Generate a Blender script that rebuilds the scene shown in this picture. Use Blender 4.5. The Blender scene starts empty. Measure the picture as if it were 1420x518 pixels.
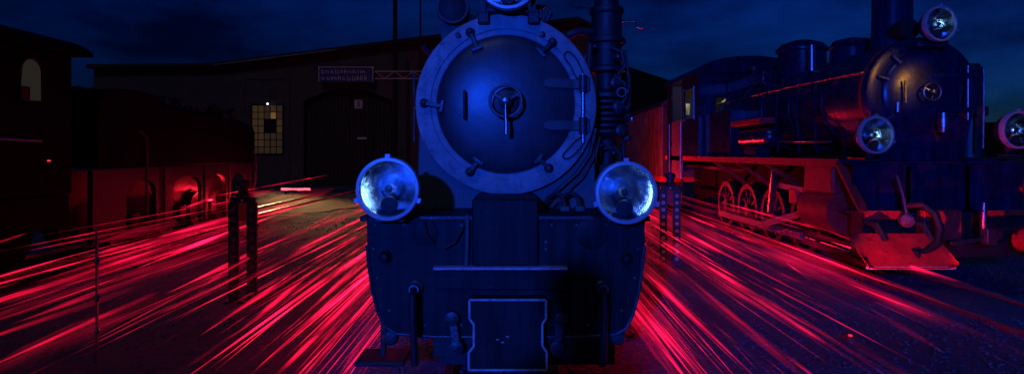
import bpy, bmesh, math, random
import numpy as np
from mathutils import Vector, Matrix
random.seed(7)
R = math.radians
scene = bpy.context.scene
col = scene.collection

# ------------------------------------------------------------------ camera
F, CX, HY, CAMZ = 833.0, 710.0, 212.0, 1.55        # focal length in photo pixels, vanishing point, eye height
cam = bpy.data.cameras.new('camera')
cam.sensor_width = 36.0
cam.lens = 36.0 * F / 1420.0
cam.shift_y = -(259.0 - HY) / 1420.0
cam.clip_start, cam.clip_end = 0.05, 3000.0
camo = bpy.data.objects.new('camera', cam); col.objects.link(camo)
camo.location = (0, 0, CAMZ); camo.rotation_euler = (R(90), 0, 0)
scene.camera = camo

# ------------------------------------------------------------------ sky
world = bpy.data.worlds.new('World'); scene.world = world; world.use_nodes = True
wn, wl = world.node_tree.nodes, world.node_tree.links
wn.clear()
wout = wn.new('ShaderNodeOutputWorld'); bg = wn.new('ShaderNodeBackground')
sky = wn.new('ShaderNodeTexSky'); sky.sky_type = 'NISHITA'; sky.sun_disc = False
sky.sun_elevation = R(-0.9); sky.sun_rotation = R(40); sky.air_density = 1.0; sky.dust_density = 0.3; sky.ozone_density = 6.0
tc = wn.new('ShaderNodeTexCoord'); mp = wn.new('ShaderNodeMapping'); mp.inputs['Scale'].default_value = (2.2, 2.2, 6.0)
cn = wn.new('ShaderNodeTexNoise'); cn.inputs['Scale'].default_value = 1.6; cn.inputs['Detail'].default_value = 7; cn.inputs['Roughness'].default_value = 0.6
cr = wn.new('ShaderNodeValToRGB')
cr.color_ramp.elements[0].position = 0.36; cr.color_ramp.elements[0].color = (0.02, 0.13, 0.32, 1)
cr.color_ramp.elements[1].position = 0.70; cr.color_ramp.elements[1].color = (0.10, 0.80, 1.55, 1)
mx = wn.new('ShaderNodeMix'); mx.data_type = 'RGBA'; mx.blend_type = 'MULTIPLY'; mx.inputs[0].default_value = 1.0
wl.new(tc.outputs['Generated'], mp.inputs['Vector']); wl.new(mp.outputs[0], cn.inputs['Vector'])
wl.new(cn.outputs['Fac'], cr.inputs[0]); wl.new(sky.outputs[0], mx.inputs[6]); wl.new(cr.outputs[0], mx.inputs[7])
wl.new(mx.outputs[2], bg.inputs['Color']); bg.inputs['Strength'].default_value = 0.15
wl.new(bg.outputs[0], wout.inputs['Surface'])

# ------------------------------------------------------------------ lights
LAMP_POS = Vector((-2.4, -7.1, 3.4))               # blue photo lamp on a stand, behind the photographer
def spot(name, pos, aim, power, color, cone, blend, radius, parent=None):
    l = bpy.data.lights.new(name, 'SPOT'); l.energy = power; l.color = color
    l.spot_size = R(cone); l.spot_blend = blend; l.shadow_soft_size = radius
    o = bpy.data.objects.new(name, l); col.objects.link(o); o.location = pos
    o.rotation_euler = (Vector(aim) - Vector(pos)).to_track_quat('-Z', 'Y').to_euler()
    return o
def point(name, pos, power, color, radius=0.05):
    l = bpy.data.lights.new(name, 'POINT'); l.energy = power; l.color = color; l.shadow_soft_size = radius
    o = bpy.data.objects.new(name, l); col.objects.link(o); o.location = pos
    return o
fill_lamp = bpy.data.lights.new('fill_sun', 'SUN'); fill_lamp.energy = 0.13; fill_lamp.angle = R(10); fill_lamp.color = (0.5, 0.6, 1.0)  # added weak bluish fill that lifts the shed and its sign
mo = bpy.data.objects.new('fill_sun', fill_lamp); col.objects.link(mo); mo.rotation_euler = (R(40), R(-18), 0)
spot('photo_lamp_light', LAMP_POS, (1.83, 5.2, 1.55), 5600, (0.006, 0.066, 1.0), 33.5, 0.14, 0.15)
RED = (1.0, 0.010, 0.030)

scene.view_settings.view_transform = 'Standard'; scene.view_settings.look = 'None'
scene.view_settings.exposure = 0.0; scene.view_settings.gamma = 1.0
scene.view_settings.use_curve_mapping = False
scene.render.engine = 'CYCLES'
scene.cycles.use_denoising = True
scene.cycles.transparent_max_bounces = 96
scene.cycles.max_bounces = 6
scene.cycles.sample_clamp_indirect = 4.0

# ------------------------------------------------------------------ materials
def lin(c): return (c[0], c[1], c[2], 1.0)
def paint(name, c, rough=0.45, var=0.35, scale=6.0, metal=0.0, bump=0.12, bscale=40.0, wear=None, wear_amt=0.0, coat=0.0, rlo=.15, rhi=.2, runs=0.0):
    m = bpy.data.materials.new(name); m.use_nodes = True
    n, l = m.node_tree.nodes, m.node_tree.links
    b = n['Principled BSDF']
    g = n.new('ShaderNodeTexCoord')
    a = n.new('ShaderNodeTexNoise'); a.inputs['Scale'].default_value = scale; a.inputs['Detail'].default_value = 8; a.inputs['Roughness'].default_value = 0.65
    l.new(g.outputs['Object'], a.inputs['Vector'])
    r = n.new('ShaderNodeValToRGB')
    r.color_ramp.elements[0].position = 0.3; r.color_ramp.elements[1].position = 0.72
    r.color_ramp.elements[0].color = lin([x * (1 - var) for x in c]); r.color_ramp.elements[1].color = lin([min(x * (1 + var), .95) for x in c])
    l.new(a.outputs['Fac'], r.inputs[0])
    src = r.outputs[0]
    if wear is not None:
        w = n.new('ShaderNodeTexNoise'); w.inputs['Scale'].default_value = scale * 2.7; w.inputs['Detail'].default_value = 10; w.inputs['Roughness'].default_value = 0.75
        l.new(g.outputs['Object'], w.inputs['Vector'])
        wr = n.new('ShaderNodeValToRGB'); wr.color_ramp.elements[0].position = 0.62 - wear_amt; wr.color_ramp.elements[1].position = 0.68
        l.new(w.outputs['Fac'], wr.inputs[0])
        mm = n.new('ShaderNodeMix'); mm.data_type = 'RGBA'
        l.new(wr.outputs[0], mm.inputs[0]); l.new(src, mm.inputs[6]); mm.inputs[7].default_value = lin(wear); src = mm.outputs[2]
    if runs:                                          # soot and rust runs that trickle down the plate
        sm = n.new('ShaderNodeMapping'); sm.inputs['Scale'].default_value = (14, 14, .9); l.new(g.outputs['Object'], sm.inputs['Vector'])
        sn = n.new('ShaderNodeTexNoise'); sn.inputs['Scale'].default_value = 1.3; sn.inputs['Detail'].default_value = 6; l.new(sm.outputs[0], sn.inputs['Vector'])
        sr = n.new('ShaderNodeValToRGB'); sr.color_ramp.elements[0].position = .38; sr.color_ramp.elements[1].position = .60
        sr.color_ramp.elements[0].color = (1 - runs, 1 - runs, 1 - runs, 1); sr.color_ramp.elements[1].color = (1, 1, 1, 1); l.new(sn.outputs['Fac'], sr.inputs[0])
        m3 = n.new('ShaderNodeMix'); m3.data_type = 'RGBA'; m3.blend_type = 'MULTIPLY'; m3.inputs[0].default_value = 1
        l.new(src, m3.inputs[6]); l.new(sr.outputs[0], m3.inputs[7]); src = m3.outputs[2]
    l.new(src, b.inputs['Base Color'])
    rr = n.new('ShaderNodeMapRange'); rr.inputs['To Min'].default_value = max(rough - rlo, 0.05); rr.inputs['To Max'].default_value = min(rough + rhi, 1)
    l.new(a.outputs['Fac'], rr.inputs['Value']); l.new(rr.outputs[0], b.inputs['Roughness'])
    b.inputs['Metallic'].default_value = metal
    b.inputs['Coat Weight'].default_value = coat
    if bump:
        bn = n.new('ShaderNodeTexNoise'); bn.inputs['Scale'].default_value = bscale; bn.inputs['Detail'].default_value = 5
        l.new(g.outputs['Object'], bn.inputs['Vector'])
        bu = n.new('ShaderNodeBump'); bu.inputs['Strength'].default_value = bump; bu.inputs['Distance'].default_value = 0.02
        l.new(bn.outputs['Fac'], bu.inputs['Height']); l.new(bu.outputs[0], b.inputs['Normal'])
    return m
def glow(name, c, strength):
    m = bpy.data.materials.new(name); m.use_nodes = True
    n, l = m.node_tree.nodes, m.node_tree.links
    n.clear(); o = n.new('ShaderNodeOutputMaterial'); e = n.new('ShaderNodeEmission')
    e.inputs['Color'].default_value = lin(c); e.inputs['Strength'].default_value = strength
    l.new(e.outputs[0], o.inputs['Surface'])
    return m
M = {}
M['ring'] = paint('grey_ring_paint', (0.25, 0.26, 0.265), 0.55, 0.40, 5, bump=0.25, bscale=55, wear=(0.09, .095, .10), wear_amt=0.08, runs=.12)
M['door'] = paint('smokebox_black', (0.042, 0.043, 0.047), 0.36, 0.35, 3.0, bump=0.08, bscale=10, rlo=.10, rhi=.14, runs=.22)
M['sheet'] = paint('dull_grey_sheet', (0.075, 0.077, 0.08), 0.55, 0.30, 4, bump=0.18, bscale=25)
M['plate'] = paint('black_plate_paint', (0.018, 0.0185, 0.0195), 0.55, 0.5, 4, bump=0.14, bscale=18, wear=(0.03, .03, .031), wear_amt=0.03, runs=.6)
M['panel'] = paint('panel_paint', (0.018, 0.0185, 0.0195), 0.55, 0.35, 6, bump=0.12, bscale=30, runs=.6)
M['iron'] = paint('dark_iron', (0.030, 0.031, 0.034), 0.38, 0.4, 12, bump=0.2, bscale=60)
M['black'] = paint('soot_black', (0.012, 0.012, 0.013), 0.55, 0.4, 9, bump=0.2, bscale=40)
M['steel'] = paint('worn_steel', (0.42, 0.42, 0.44), 0.30, 0.25, 14, metal=1.0, bump=0.12, bscale=80)
M['rim'] = paint('headlight_rim_metal', (0.42, 0.43, 0.45), 0.42, 0.18, 16, metal=0.35, bump=0.1, bscale=90)
M['line'] = paint('pale_line_paint', (0.36, 0.37, 0.38), 0.6, 0.4, 25, bump=0.1, wear=(0.06, .06, .07), wear_amt=0.09)
M['redpaint'] = paint('red_frame_paint', (0.42, 0.022, 0.020), 0.5, 0.35, 5, bump=0.2, bscale=30, wear=(0.10, .012, .012), wear_amt=0.07)
M['loco2'] = paint('glossy_black_boiler', (0.009, 0.016, 0.060), 0.22, 0.45, 4, bump=0.07, bscale=18, runs=.5, wear=(.02, .03, .08), wear_amt=.02, rlo=.05, rhi=.16)
M['loco3'] = paint('matt_black_tender', (0.0025, 0.0035, 0.007), 0.75, 0.4, 5, bump=0.15, bscale=25)
M['loco3'].node_tree.nodes['Principled BSDF'].inputs['Specular IOR Level'].default_value = .12
for k_ in ('plate', 'panel'): M[k_].node_tree.nodes['Principled BSDF'].inputs['Specular IOR Level'].default_value = .22
M['grime'] = paint('oily_grey_steel', (0.12, 0.11, 0.11), 0.42, 0.5, 9, bump=0.4, bscale=35)
M['wall'] = paint('dirty_render_wall', (0.085, 0.076, 0.068), 0.85, 0.30, 0.9, bump=0.35, bscale=9, wear=(0.05, .045, .04), wear_amt=0.05)
M['wood'] = paint('dark_door_timber', (0.035, 0.028, 0.022), 0.75, 0.4, 3, bump=0.3, bscale=14)
M['oldwood'] = paint('weathered_wagon_boards', (0.17, 0.15, 0.13), 0.8, 0.5, 3, bump=0.4, bscale=14, runs=.5)
M['roof'] = paint('dark_roofing', (0.03, 0.03, 0.032), 0.8, 0.4, 3, bump=0.3, bscale=10)
M['trim'] = paint('pale_roof_trim', (0.20, 0.20, 0.20), 0.6, 0.7, 1.4, bump=0.1)
M['signboard'] = paint('sign_board_blue', (0.06, 0.07, 0.24), 0.5, 0.3, 4, bump=0.05)
M['signpale'] = paint('sign_pale_paint', (0.75, 0.75, 0.75), 0.6, 0.3, 9, bump=0.05)
M['numplate'] = paint('white_number_plate', (0.65, 0.65, 0.65), 0.6, 0.15, 5, bump=0.05)
M['hill'] = paint('wooded_hill', (0.014, 0.018, 0.016), 0.95, 0.5, 0.02, bump=0.0)
M['sleeper'] = paint('oiled_sleeper', (0.045, 0.036, 0.03), 0.75, 0.5, 6, bump=0.5, bscale=22)
M['cloth'] = paint('dark_cloth', (0.02, 0.02, 0.025), 0.9, 0.3, 20, bump=0.2)
M['skin'] = paint('skin', (0.35, 0.22, 0.16), 0.6, 0.1, 10, bump=0.05)
M['rubber'] = paint('black_rubber', (0.012, 0.012, 0.012), 0.5, 0.2, 20, bump=0.1)
M['warm'] = glow('warm_lit_glass', (1.0, 0.58, 0.30), 0.034)
M['warm2'] = glow('warm_bright_glass', (1.0, 0.50, 0.18), 0.14)
M['warmdim'] = glow('warm_dim_glass', (1.0, 0.62, 0.40), 0.022)
M['cabglow'] = glow('yellow_cab_glass', (0.85, 0.85, 0.30), 0.10)
M['lampwhite'] = glow('white_lamp_glass', (0.75, 0.85, 1.0), 3.0)
M['bulb'] = glow('added_bulb_glow', (0.24, 0.55, 1.0), 42.0)  # strong added glow that brightens the reflector bowl
M['added_red'] = glow('added_red_glass', (1.0, 0.02, 0.05), 1.3)
M['redbar'] = glow('red_light_bar_glass', (1.0, 0.09, 0.13), 3.0)

def ground_mat():
    m = bpy.data.materials.new('dark_yard_gravel'); m.use_nodes = True
    n, l = m.node_tree.nodes, m.node_tree.links; b = n['Principled BSDF']
    g = n.new('ShaderNodeTexCoord')
    big = n.new('ShaderNodeTexNoise'); big.inputs['Scale'].default_value = 0.35; big.inputs['Detail'].default_value = 8; big.inputs['Roughness'].default_value = .7
    v = n.new('ShaderNodeTexVoronoi'); v.inputs['Scale'].default_value = 24
    fn = n.new('ShaderNodeTexNoise'); fn.inputs['Scale'].default_value = 60; fn.inputs['Detail'].default_value = 4
    for t in (big, v, fn): l.new(g.outputs['Object'], t.inputs['Vector'])
    r = n.new('ShaderNodeValToRGB'); r.color_ramp.elements[0].position = .3; r.color_ramp.elements[1].position = .75
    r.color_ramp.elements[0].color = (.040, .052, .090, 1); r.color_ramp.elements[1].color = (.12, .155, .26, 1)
    mm = n.new('ShaderNodeMix'); mm.data_type = 'RGBA'; mm.blend_type = 'MULTIPLY'; mm.inputs[0].default_value = .5
    l.new(big.outputs['Fac'], r.inputs[0]); l.new(r.outputs[0], mm.inputs[6]); l.new(v.outputs['Color'], mm.inputs[7])
    l.new(mm.outputs[2], b.inputs['Base Color'])
    rr = n.new('ShaderNodeMapRange'); rr.inputs['From Min'].default_value = .35; rr.inputs['From Max'].default_value = .65
    rr.inputs['To Min'].default_value = .7; rr.inputs['To Max'].default_value = .95
    l.new(big.outputs['Fac'], rr.inputs['Value']); l.new(rr.outputs[0], b.inputs['Roughness'])
    ad = n.new('ShaderNodeMath'); ad.operation = 'ADD'; l.new(v.outputs['Distance'], ad.inputs[0]); l.new(fn.outputs['Fac'], ad.inputs[1])
    bu = n.new('ShaderNodeBump'); bu.inputs['Strength'].default_value = .8; bu.inputs['Distance'].default_value = .03
    l.new(ad.outputs[0], bu.inputs['Height']); l.new(bu.outputs[0], b.inputs['Normal'])
    return m
M['ground'] = ground_mat()
M['stone'] = paint('ballast_stone', (0.075, 0.09, 0.14), 0.8, 0.5, 3.0, bump=0.2)

def reflector_mat():
    m = bpy.data.materials.new('silvered_reflector'); m.use_nodes = True
    n, l = m.node_tree.nodes, m.node_tree.links; b = n['Principled BSDF']
    b.inputs['Metallic'].default_value = 1.0
    g = n.new('ShaderNodeTexCoord'); a = n.new('ShaderNodeTexNoise'); a.inputs['Scale'].default_value = 22; a.inputs['Detail'].default_value = 6; a.inputs['Roughness'].default_value = .6
    c2 = n.new('ShaderNodeTexNoise'); c2.inputs['Scale'].default_value = 5; c2.inputs['Detail'].default_value = 4; c2.inputs['Roughness'].default_value = .7
    l.new(g.outputs['Object'], a.inputs['Vector']); l.new(g.outputs['Object'], c2.inputs['Vector'])
    r = n.new('ShaderNodeValToRGB'); r.color_ramp.elements[0].position = .35; r.color_ramp.elements[1].position = .62
    r.color_ramp.elements[0].color = (.30, .33, .38, 1); r.color_ramp.elements[1].color = (.92, .94, .96, 1)
    l.new(c2.outputs['Fac'], r.inputs[0]); l.new(r.outputs[0], b.inputs['Base Color'])
    rr = n.new('ShaderNodeMapRange'); rr.inputs['From Min'].default_value = .35; rr.inputs['From Max'].default_value = .65
    rr.inputs['To Min'].default_value = .07; rr.inputs['To Max'].default_value = .26
    l.new(c2.outputs['Fac'], rr.inputs['Value']); l.new(rr.outputs[0], b.inputs['Roughness'])
    bu = n.new('ShaderNodeBump'); bu.inputs['Strength'].default_value = .14; bu.inputs['Distance'].default_value = .02
    l.new(a.outputs['Fac'], bu.inputs['Height']); l.new(bu.outputs[0], b.inputs['Normal'])
    return m
M['reflector'] = reflector_mat()
def lens_mat():
    m = bpy.data.materials.new('headlight_lens_glass'); m.use_nodes = True
    n, l = m.node_tree.nodes, m.node_tree.links; n.clear()
    o = n.new('ShaderNodeOutputMaterial'); t = n.new('ShaderNodeBsdfTransparent'); gl = n.new('ShaderNodeBsdfGlossy'); mixs = n.new('ShaderNodeMixShader')
    t.inputs['Color'].default_value = (.93, .95, .97, 1)
    g = n.new('ShaderNodeTexCoord'); a = n.new('ShaderNodeTexNoise'); a.inputs['Scale'].default_value = 40; a.inputs['Detail'].default_value = 4
    l.new(g.outputs['Object'], a.inputs['Vector'])
    bu = n.new('ShaderNodeBump'); bu.inputs['Strength'].default_value = .3; bu.inputs['Distance'].default_value = .02
    l.new(a.outputs['Fac'], bu.inputs['Height']); l.new(bu.outputs[0], gl.inputs['Normal'])
    gl.inputs['Roughness'].default_value = .08
    fr = n.new('ShaderNodeFresnel'); fr.inputs['IOR'].default_value = 1.5; l.new(fr.outputs[0], mixs.inputs[0])
    l.new(t.outputs[0], mixs.inputs[1]); l.new(gl.outputs[0], mixs.inputs[2]); l.new(mixs.outputs[0], o.inputs['Surface'])
    return m
M['lens'] = lens_mat()

def streak_mat(name, strength):
    """Glowing red thread of light: brightness broken up along its length, see-through where it is faint."""
    m = bpy.data.materials.new(name); m.use_nodes = True
    n, l = m.node_tree.nodes, m.node_tree.links; n.clear()
    o = n.new('ShaderNodeOutputMaterial'); e = n.new('ShaderNodeEmission'); t = n.new('ShaderNodeBsdfTransparent'); ad = n.new('ShaderNodeAddShader')
    g = n.new('ShaderNodeNewGeometry'); mpn = n.new('ShaderNodeMapping'); mpn.inputs['Scale'].default_value = (9.0, 0.55, 9.0)
    l.new(g.outputs['Position'], mpn.inputs['Vector'])
    a = n.new('ShaderNodeTexNoise'); a.inputs['Scale'].default_value = 1.0; a.inputs['Detail'].default_value = 6; a.inputs['Roughness'].default_value = .62
    l.new(mpn.outputs[0], a.inputs['Vector'])
    r = n.new('ShaderNodeMapRange'); r.inputs['From Min'].default_value = .40; r.inputs['From Max'].default_value = .70
    r.inputs['To Min'].default_value = 0.03; r.inputs['To Max'].default_value = 1.0
    l.new(a.outputs['Fac'], r.inputs['Value'])
    p = n.new('ShaderNodeMath'); p.operation = 'POWER'; p.inputs[1].default_value = 1.7; l.new(r.outputs[0], p.inputs[0])
    m2 = n.new('ShaderNodeMapping'); m2.inputs['Scale'].default_value = (1.6, .30, 2.2); l.new(g.outputs['Position'], m2.inputs['Vector'])
    a2 = n.new('ShaderNodeTexNoise'); a2.inputs['Scale'].default_value = 1.0; a2.inputs['Detail'].default_value = 3; l.new(m2.outputs[0], a2.inputs['Vector'])
    r2 = n.new('ShaderNodeMapRange'); r2.inputs['From Min'].default_value = .38; r2.inputs['From Max'].default_value = .66; r2.inputs['To Min'].default_value = .06; r2.inputs['To Max'].default_value = 2.3
    l.new(a2.outputs['Fac'], r2.inputs['Value'])
    pm = n.new('ShaderNodeMath'); pm.operation = 'MULTIPLY'; l.new(p.outputs[0], pm.inputs[0]); l.new(r2.outputs[0], pm.inputs[1])
    q = n.new('ShaderNodeMath'); q.operation = 'MULTIPLY'; q.inputs[1].default_value = strength; l.new(pm.outputs[0], q.inputs[0])
    l.new(q.outputs[0], e.inputs['Strength']); e.inputs['Color'].default_value = (1.0, .005, .050, 1)
    l.new(e.outputs[0], ad.inputs[0]); l.new(t.outputs[0], ad.inputs[1]); l.new(ad.outputs[0], o.inputs['Surface'])
    return m
M['streak_a'] = streak_mat('red_light_streak_bright', 0.52)
M['streak_b'] = streak_mat('red_light_streak_mid', 0.28)
M['streak_c'] = streak_mat('red_light_streak_faint', 0.11)
M['streak_d'] = streak_mat('red_light_band_faint', 0.055)

# ------------------------------------------------------------------ mesh builder
def basis(axis):
    a = Vector(axis).normalized()
    u = Vector((0, 0, 1)) if abs(a.z) < 0.9 else Vector((1, 0, 0))
    u = (u - a * u.dot(a)).normalized()
    return a, u, a.cross(u)
class MB:
    def __init__(s): s.v, s.f = [], []
    def box(s, c, d, rot=None):
        k = len(s.v); c = Vector(c)
        for sx in (-.5, .5):
            for sy in (-.5, .5):
                for sz in (-.5, .5):
                    p = Vector((sx * d[0], sy * d[1], sz * d[2]))
                    if rot is not None: p = rot @ p
                    s.v.append(tuple(c + p))
        for q in ((0, 1, 3, 2), (4, 6, 7, 5), (0, 4, 5, 1), (2, 3, 7, 6), (0, 2, 6, 4), (1, 5, 7, 3)): s.f.append([k + i for i in q])
        return s
    def span(s, x0, x1, y0, y1, z0, z1): return s.box(((x0 + x1) / 2, (y0 + y1) / 2, (z0 + z1) / 2), (x1 - x0, y1 - y0, z1 - z0))
    def bar(s, p0, p1, w, h):
        p0, p1 = Vector(p0), Vector(p1); a, u, v = basis(p1 - p0)
        rot = Matrix((v, a, u)).transposed()
        return s.box((p0 + p1) / 2, (w, (p1 - p0).length, h), rot)
    def lathe(s, prof, org, axis, n=32):
        a, u, w = basis(axis); org = Vector(org); k = len(s.v)
        for r, t in prof:
            r = max(r, 1e-4)
            for i in range(n):
                th = 2 * math.pi * i / n
                s.v.append(tuple(org + a * t + (u * math.cos(th) + w * math.sin(th)) * r))
        for j in range(len(prof) - 1):
            for i in range(n):
                i2 = (i + 1) % n
                s.f.append([k + j * n + i, k + (j + 1) * n + i, k + (j + 1) * n + i2, k + j * n + i2])
        if prof[0][0] > 0 and s.caps: s.f.append([k + i for i in range(n)])
        if prof[-1][0] > 0 and s.caps: s.f.append([k + (len(prof) - 1) * n + i for i in reversed(range(n))])
        return s
    caps = True
    def shell(s, prof, org, axis, n=32):
        s.caps = False; s.lathe(prof, org, axis, n); s.caps = True; return s
    def cyl(s, p0, p1, r, r1=None, n=20):
        p0, p1 = Vector(p0), Vector(p1)
        return s.lathe([(r, 0), (r if r1 is None else r1, (p1 - p0).length)], p0, p1 - p0, n)
    def prism(s, poly, y0, y1):
        k = len(s.v); m = len(poly)
        for y in (y0, y1):
            for (x, z) in poly: s.v.append((x, y, z))
        s.f.append([k + i for i in range(m)]); s.f.append([k + m + i for i in reversed(range(m))])
        for i in range(m):
            j = (i + 1) % m
            s.f.append([k + i, k + m + i, k + m + j, k + j])
        return s
    def prismx(s, poly, x0, x1):
        k = len(s.v); m = len(poly)
        for x in (x0, x1):
            for (y, z) in poly: s.v.append((x, y, z))
        s.f.append([k + i for i in reversed(range(m))]); s.f.append([k + m + i for i in range(m)])
        for i in range(m):
            j = (i + 1) % m
            s.f.append([k + j, k + m + j, k + m + i, k + i])
        return s
    def tube(s, path, r, n=10, closed=False):
        P = [Vector(p) for p in path]; k = len(s.v); m = len(P)
        up = None
        for i, p in enumerate(P):
            a = (P[(i + 1) % m] - P[i - 1]) if closed else (P[min(i + 1, m - 1)] - P[max(i - 1, 0)])
            a.normalize()
            if up is None: _, u, w = basis(a)
            else:
                u = (up - a * up.dot(a)).normalized(); w = a.cross(u)
            up = u
            rr = r[i] if isinstance(r, (list, tuple)) else r
            for j in range(n):
                th = 2 * math.pi * j / n
                s.v.append(tuple(p + (u * math.cos(th) + w * math.sin(th)) * rr))
        for i in range(m if closed else m - 1):
            i2 = (i + 1) % m
            for j in range(n):
                j2 = (j + 1) % n
                s.f.append([k + i * n + j, k + i2 * n + j, k + i2 * n + j2, k + i * n + j2])
        if not closed:
            s.f.append([k + j for j in reversed(range(n))]); s.f.append([k + (m - 1) * n + j for j in range(n)])
        return s
    def torus(s, c, axis, RR, r, n=40, k=10):
        a, u, w = basis(axis); c = Vector(c)
        return s.tube([c + (u * math.cos(2 * math.pi * i / n) + w * math.sin(2 * math.pi * i / n)) * RR for i in range(n)], r, k, True)
    def build(s, name, mat, parent=None, angle=35, bevel=0.0, flip=False):
        me = bpy.data.meshes.new(name); me.from_pydata(s.v, [], s.f); me.update()
        me.polygons.foreach_set('use_smooth', [True] * len(me.polygons))
        me.set_sharp_from_angle(angle=R(angle))
        me.materials.append(M[mat] if isinstance(mat, str) else mat)
        o = bpy.data.objects.new(name, me); col.objects.link(o)
        if parent is not None: o.parent = parent
        if bevel:
            b = o.modifiers.new('bevel', 'BEVEL'); b.width = bevel; b.segments = 2; b.limit_method = 'ANGLE'; b.angle_limit = R(40)
        return o
def tag(o, label=None, cat=None, group=None, kind=None):
    if label: o['label'] = label
    if cat: o['category'] = cat
    if group: o['group'] = group
    if kind: o['kind'] = kind
    return o
def empty(name, loc, rz=0.0):
    e = bpy.data.objects.new(name, None); col.objects.link(e); e.location = loc; e.rotation_euler = (0, 0, rz); e.empty_display_size = .2
    return e
def clone(o, parent):
    c = o.copy(); col.objects.link(c); c.parent = parent
    for ch in o.children: clone(ch, c)
    return c
def at(px, py, y): return ((px - CX) / F * y, y, CAMZ - (py - HY) / F * y)     # a sight line at depth y
def arc(c, r, a0, a1, n): return [(c[0] + r * math.cos(R(a0 + (a1 - a0) * i / n)), c[1] + r * math.sin(R(a0 + (a1 - a0) * i / n))) for i in range(n + 1)]

# ================================================================== SETTING
# ground: one sheet to the horizon, finer and uneven near the tracks
def grid_axis(lo, hi, flo, fhi, fine, coarse):
    a = list(np.arange(flo, fhi + 1e-6, fine)); b, st = [], coarse
    x = flo
    while x > lo: x -= st; st *= 1.6; b.append(x)
    x, st, c = fhi, coarse, []
    while x < hi: x += st; st *= 1.6; c.append(x)
    return np.array(b[::-1] + a + c)
gx, gy = grid_axis(-900, 900, -9, 9, .12, .5), grid_axis(-60, 1500, 2.5, 16, .12, .5)
XX, YY = np.meshgrid(gx, gy)
rng = np.random.default_rng(3)
ZZ = np.zeros_like(XX)
for k in range(26):
    fx, fy = rng.normal(0, 1.6, 2); ZZ += np.sin(fx * XX + fy * YY + rng.uniform(0, 6.28)) * .006
inner = (np.abs(XX) < 9.1) & (YY > 2.4) & (YY < 16.1)
ZZ = np.where(inner, ZZ + rng.normal(0, .006, XX.shape), -.01) - .06
nx, ny = len(gx), len(gy)
idx = np.arange(nx * ny).reshape(ny, nx)
faces = np.stack([idx[:-1, :-1], idx[:-1, 1:], idx[1:, 1:], idx[1:, :-1]], -1).reshape(-1, 4)
me = bpy.data.meshes.new('ground'); me.from_pydata(np.stack([XX, YY, ZZ], -1).reshape(-1, 3).tolist(), [], faces.tolist()); me.update()
me.polygons.foreach_set('use_smooth', [True] * len(me.polygons)); me.materials.append(M['ground'])
g = bpy.data.objects.new('ground', me); col.objects.link(g); tag(g, kind='structure')

# loose ballast stones (nobody could count them)
def stones(name, n, xr, yr, size, label):
    t = (1 + 5 ** .5) / 2
    ico = np.array([(-1, t, 0), (1, t, 0), (-1, -t, 0), (1, -t, 0), (0, -1, t), (0, 1, t), (0, -1, -t), (0, 1, -t), (t, 0, -1), (t, 0, 1), (-t, 0, -1), (-t, 0, 1)]) / 1.9
    fi = np.array([(0, 11, 5), (0, 5, 1), (0, 1, 7), (0, 7, 10), (0, 10, 11), (1, 5, 9), (5, 11, 4), (11, 10, 2), (10, 7, 6), (7, 1, 8), (3, 9, 4), (3, 4, 2), (3, 2, 6), (3, 6, 8), (3, 8, 9), (4, 9, 5), (2, 4, 11), (6, 2, 10), (8, 6, 7), (9, 8, 1)])
    pos = np.stack([rng.uniform(*xr, n), yr[0] + (yr[1] - yr[0]) * rng.uniform(0, 1, n) ** 1.6, np.full(n, -.052)], -1)
    sc = rng.uniform(.4, 1, (n, 1, 1)) * size * (np.array([1, 1, .65])[None, None] * rng.uniform(.6, 1.3, (n, 1, 3)))
    th = rng.uniform(0, 6.28, n); c, s_ = np.cos(th), np.sin(th)
    vv = ico[None] * (1 + rng.normal(0, .16, (n, 12, 1))) * sc
    v2 = np.stack([vv[..., 0] * c[:, None] - vv[..., 1] * s_[:, None], vv[..., 0] * s_[:, None] + vv[..., 1] * c[:, None], vv[..., 2]], -1) + pos[:, None]
    ff = (fi[None] + (np.arange(n) * 12)[:, None, None]).reshape(-1, 3)
    me = bpy.data.meshes.new(name); me.from_pydata(v2.reshape(-1, 3).tolist(), [], ff.tolist()); me.update(); me.materials.append(M['stone'])
    o = bpy.data.objects.new(name, me); col.objects.link(o); return tag(o, label, 'gravel', kind='stuff')
stones('gravel', 24000, (-9, 8.5), (3.2, 15), .017, 'dark loose gravel covering the yard between the tracks')

# tracks: rails and sleepers
def track(name, x, gauge, y0, y1, label):
    t = empty(name, (x, 0, 0)); tag(t, label, 'railway track')
    for sx in (-1, 1):
        mb = MB(); xx = sx * (gauge / 2 + .03)
        mb.prism([(xx - .05, -.11), (xx + .05, -.11), (xx + .05, -.10), (xx + .01, -.09), (xx + .01, -.03), (xx + .03, -.025), (xx + .03, 0), (xx - .03, 0), (xx - .03, -.025), (xx - .01, -.03), (xx - .01, -.09), (xx - .05, -.10)], y0, y1)
        mb.build('rail', 'steel', t)
    base = None; y = y0 + .3
    while y < min(y1, 20):
        if base is None: base = MB().box((0, 0, -.165), (gauge + .75, .21, .12)).build('sleeper', 'sleeper', t, bevel=.01); o = base
        else: o = base.copy(); col.objects.link(o)
        o.location = (random.uniform(-.03, .03), y, random.uniform(-.008, .004)); o.rotation_euler = (0, 0, random.uniform(-.02, .02)); y += .62
    return t
track('railway_track', -.045, .76, 3.2, 26, 'narrow track under the middle locomotive')
track('railway_track', 4.89, .76, 2.0, 26, 'narrow track under the locomotive with the red plough')
track('railway_track', -6.95, .76, 4.0, 26, 'narrow track under the black tender')

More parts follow.
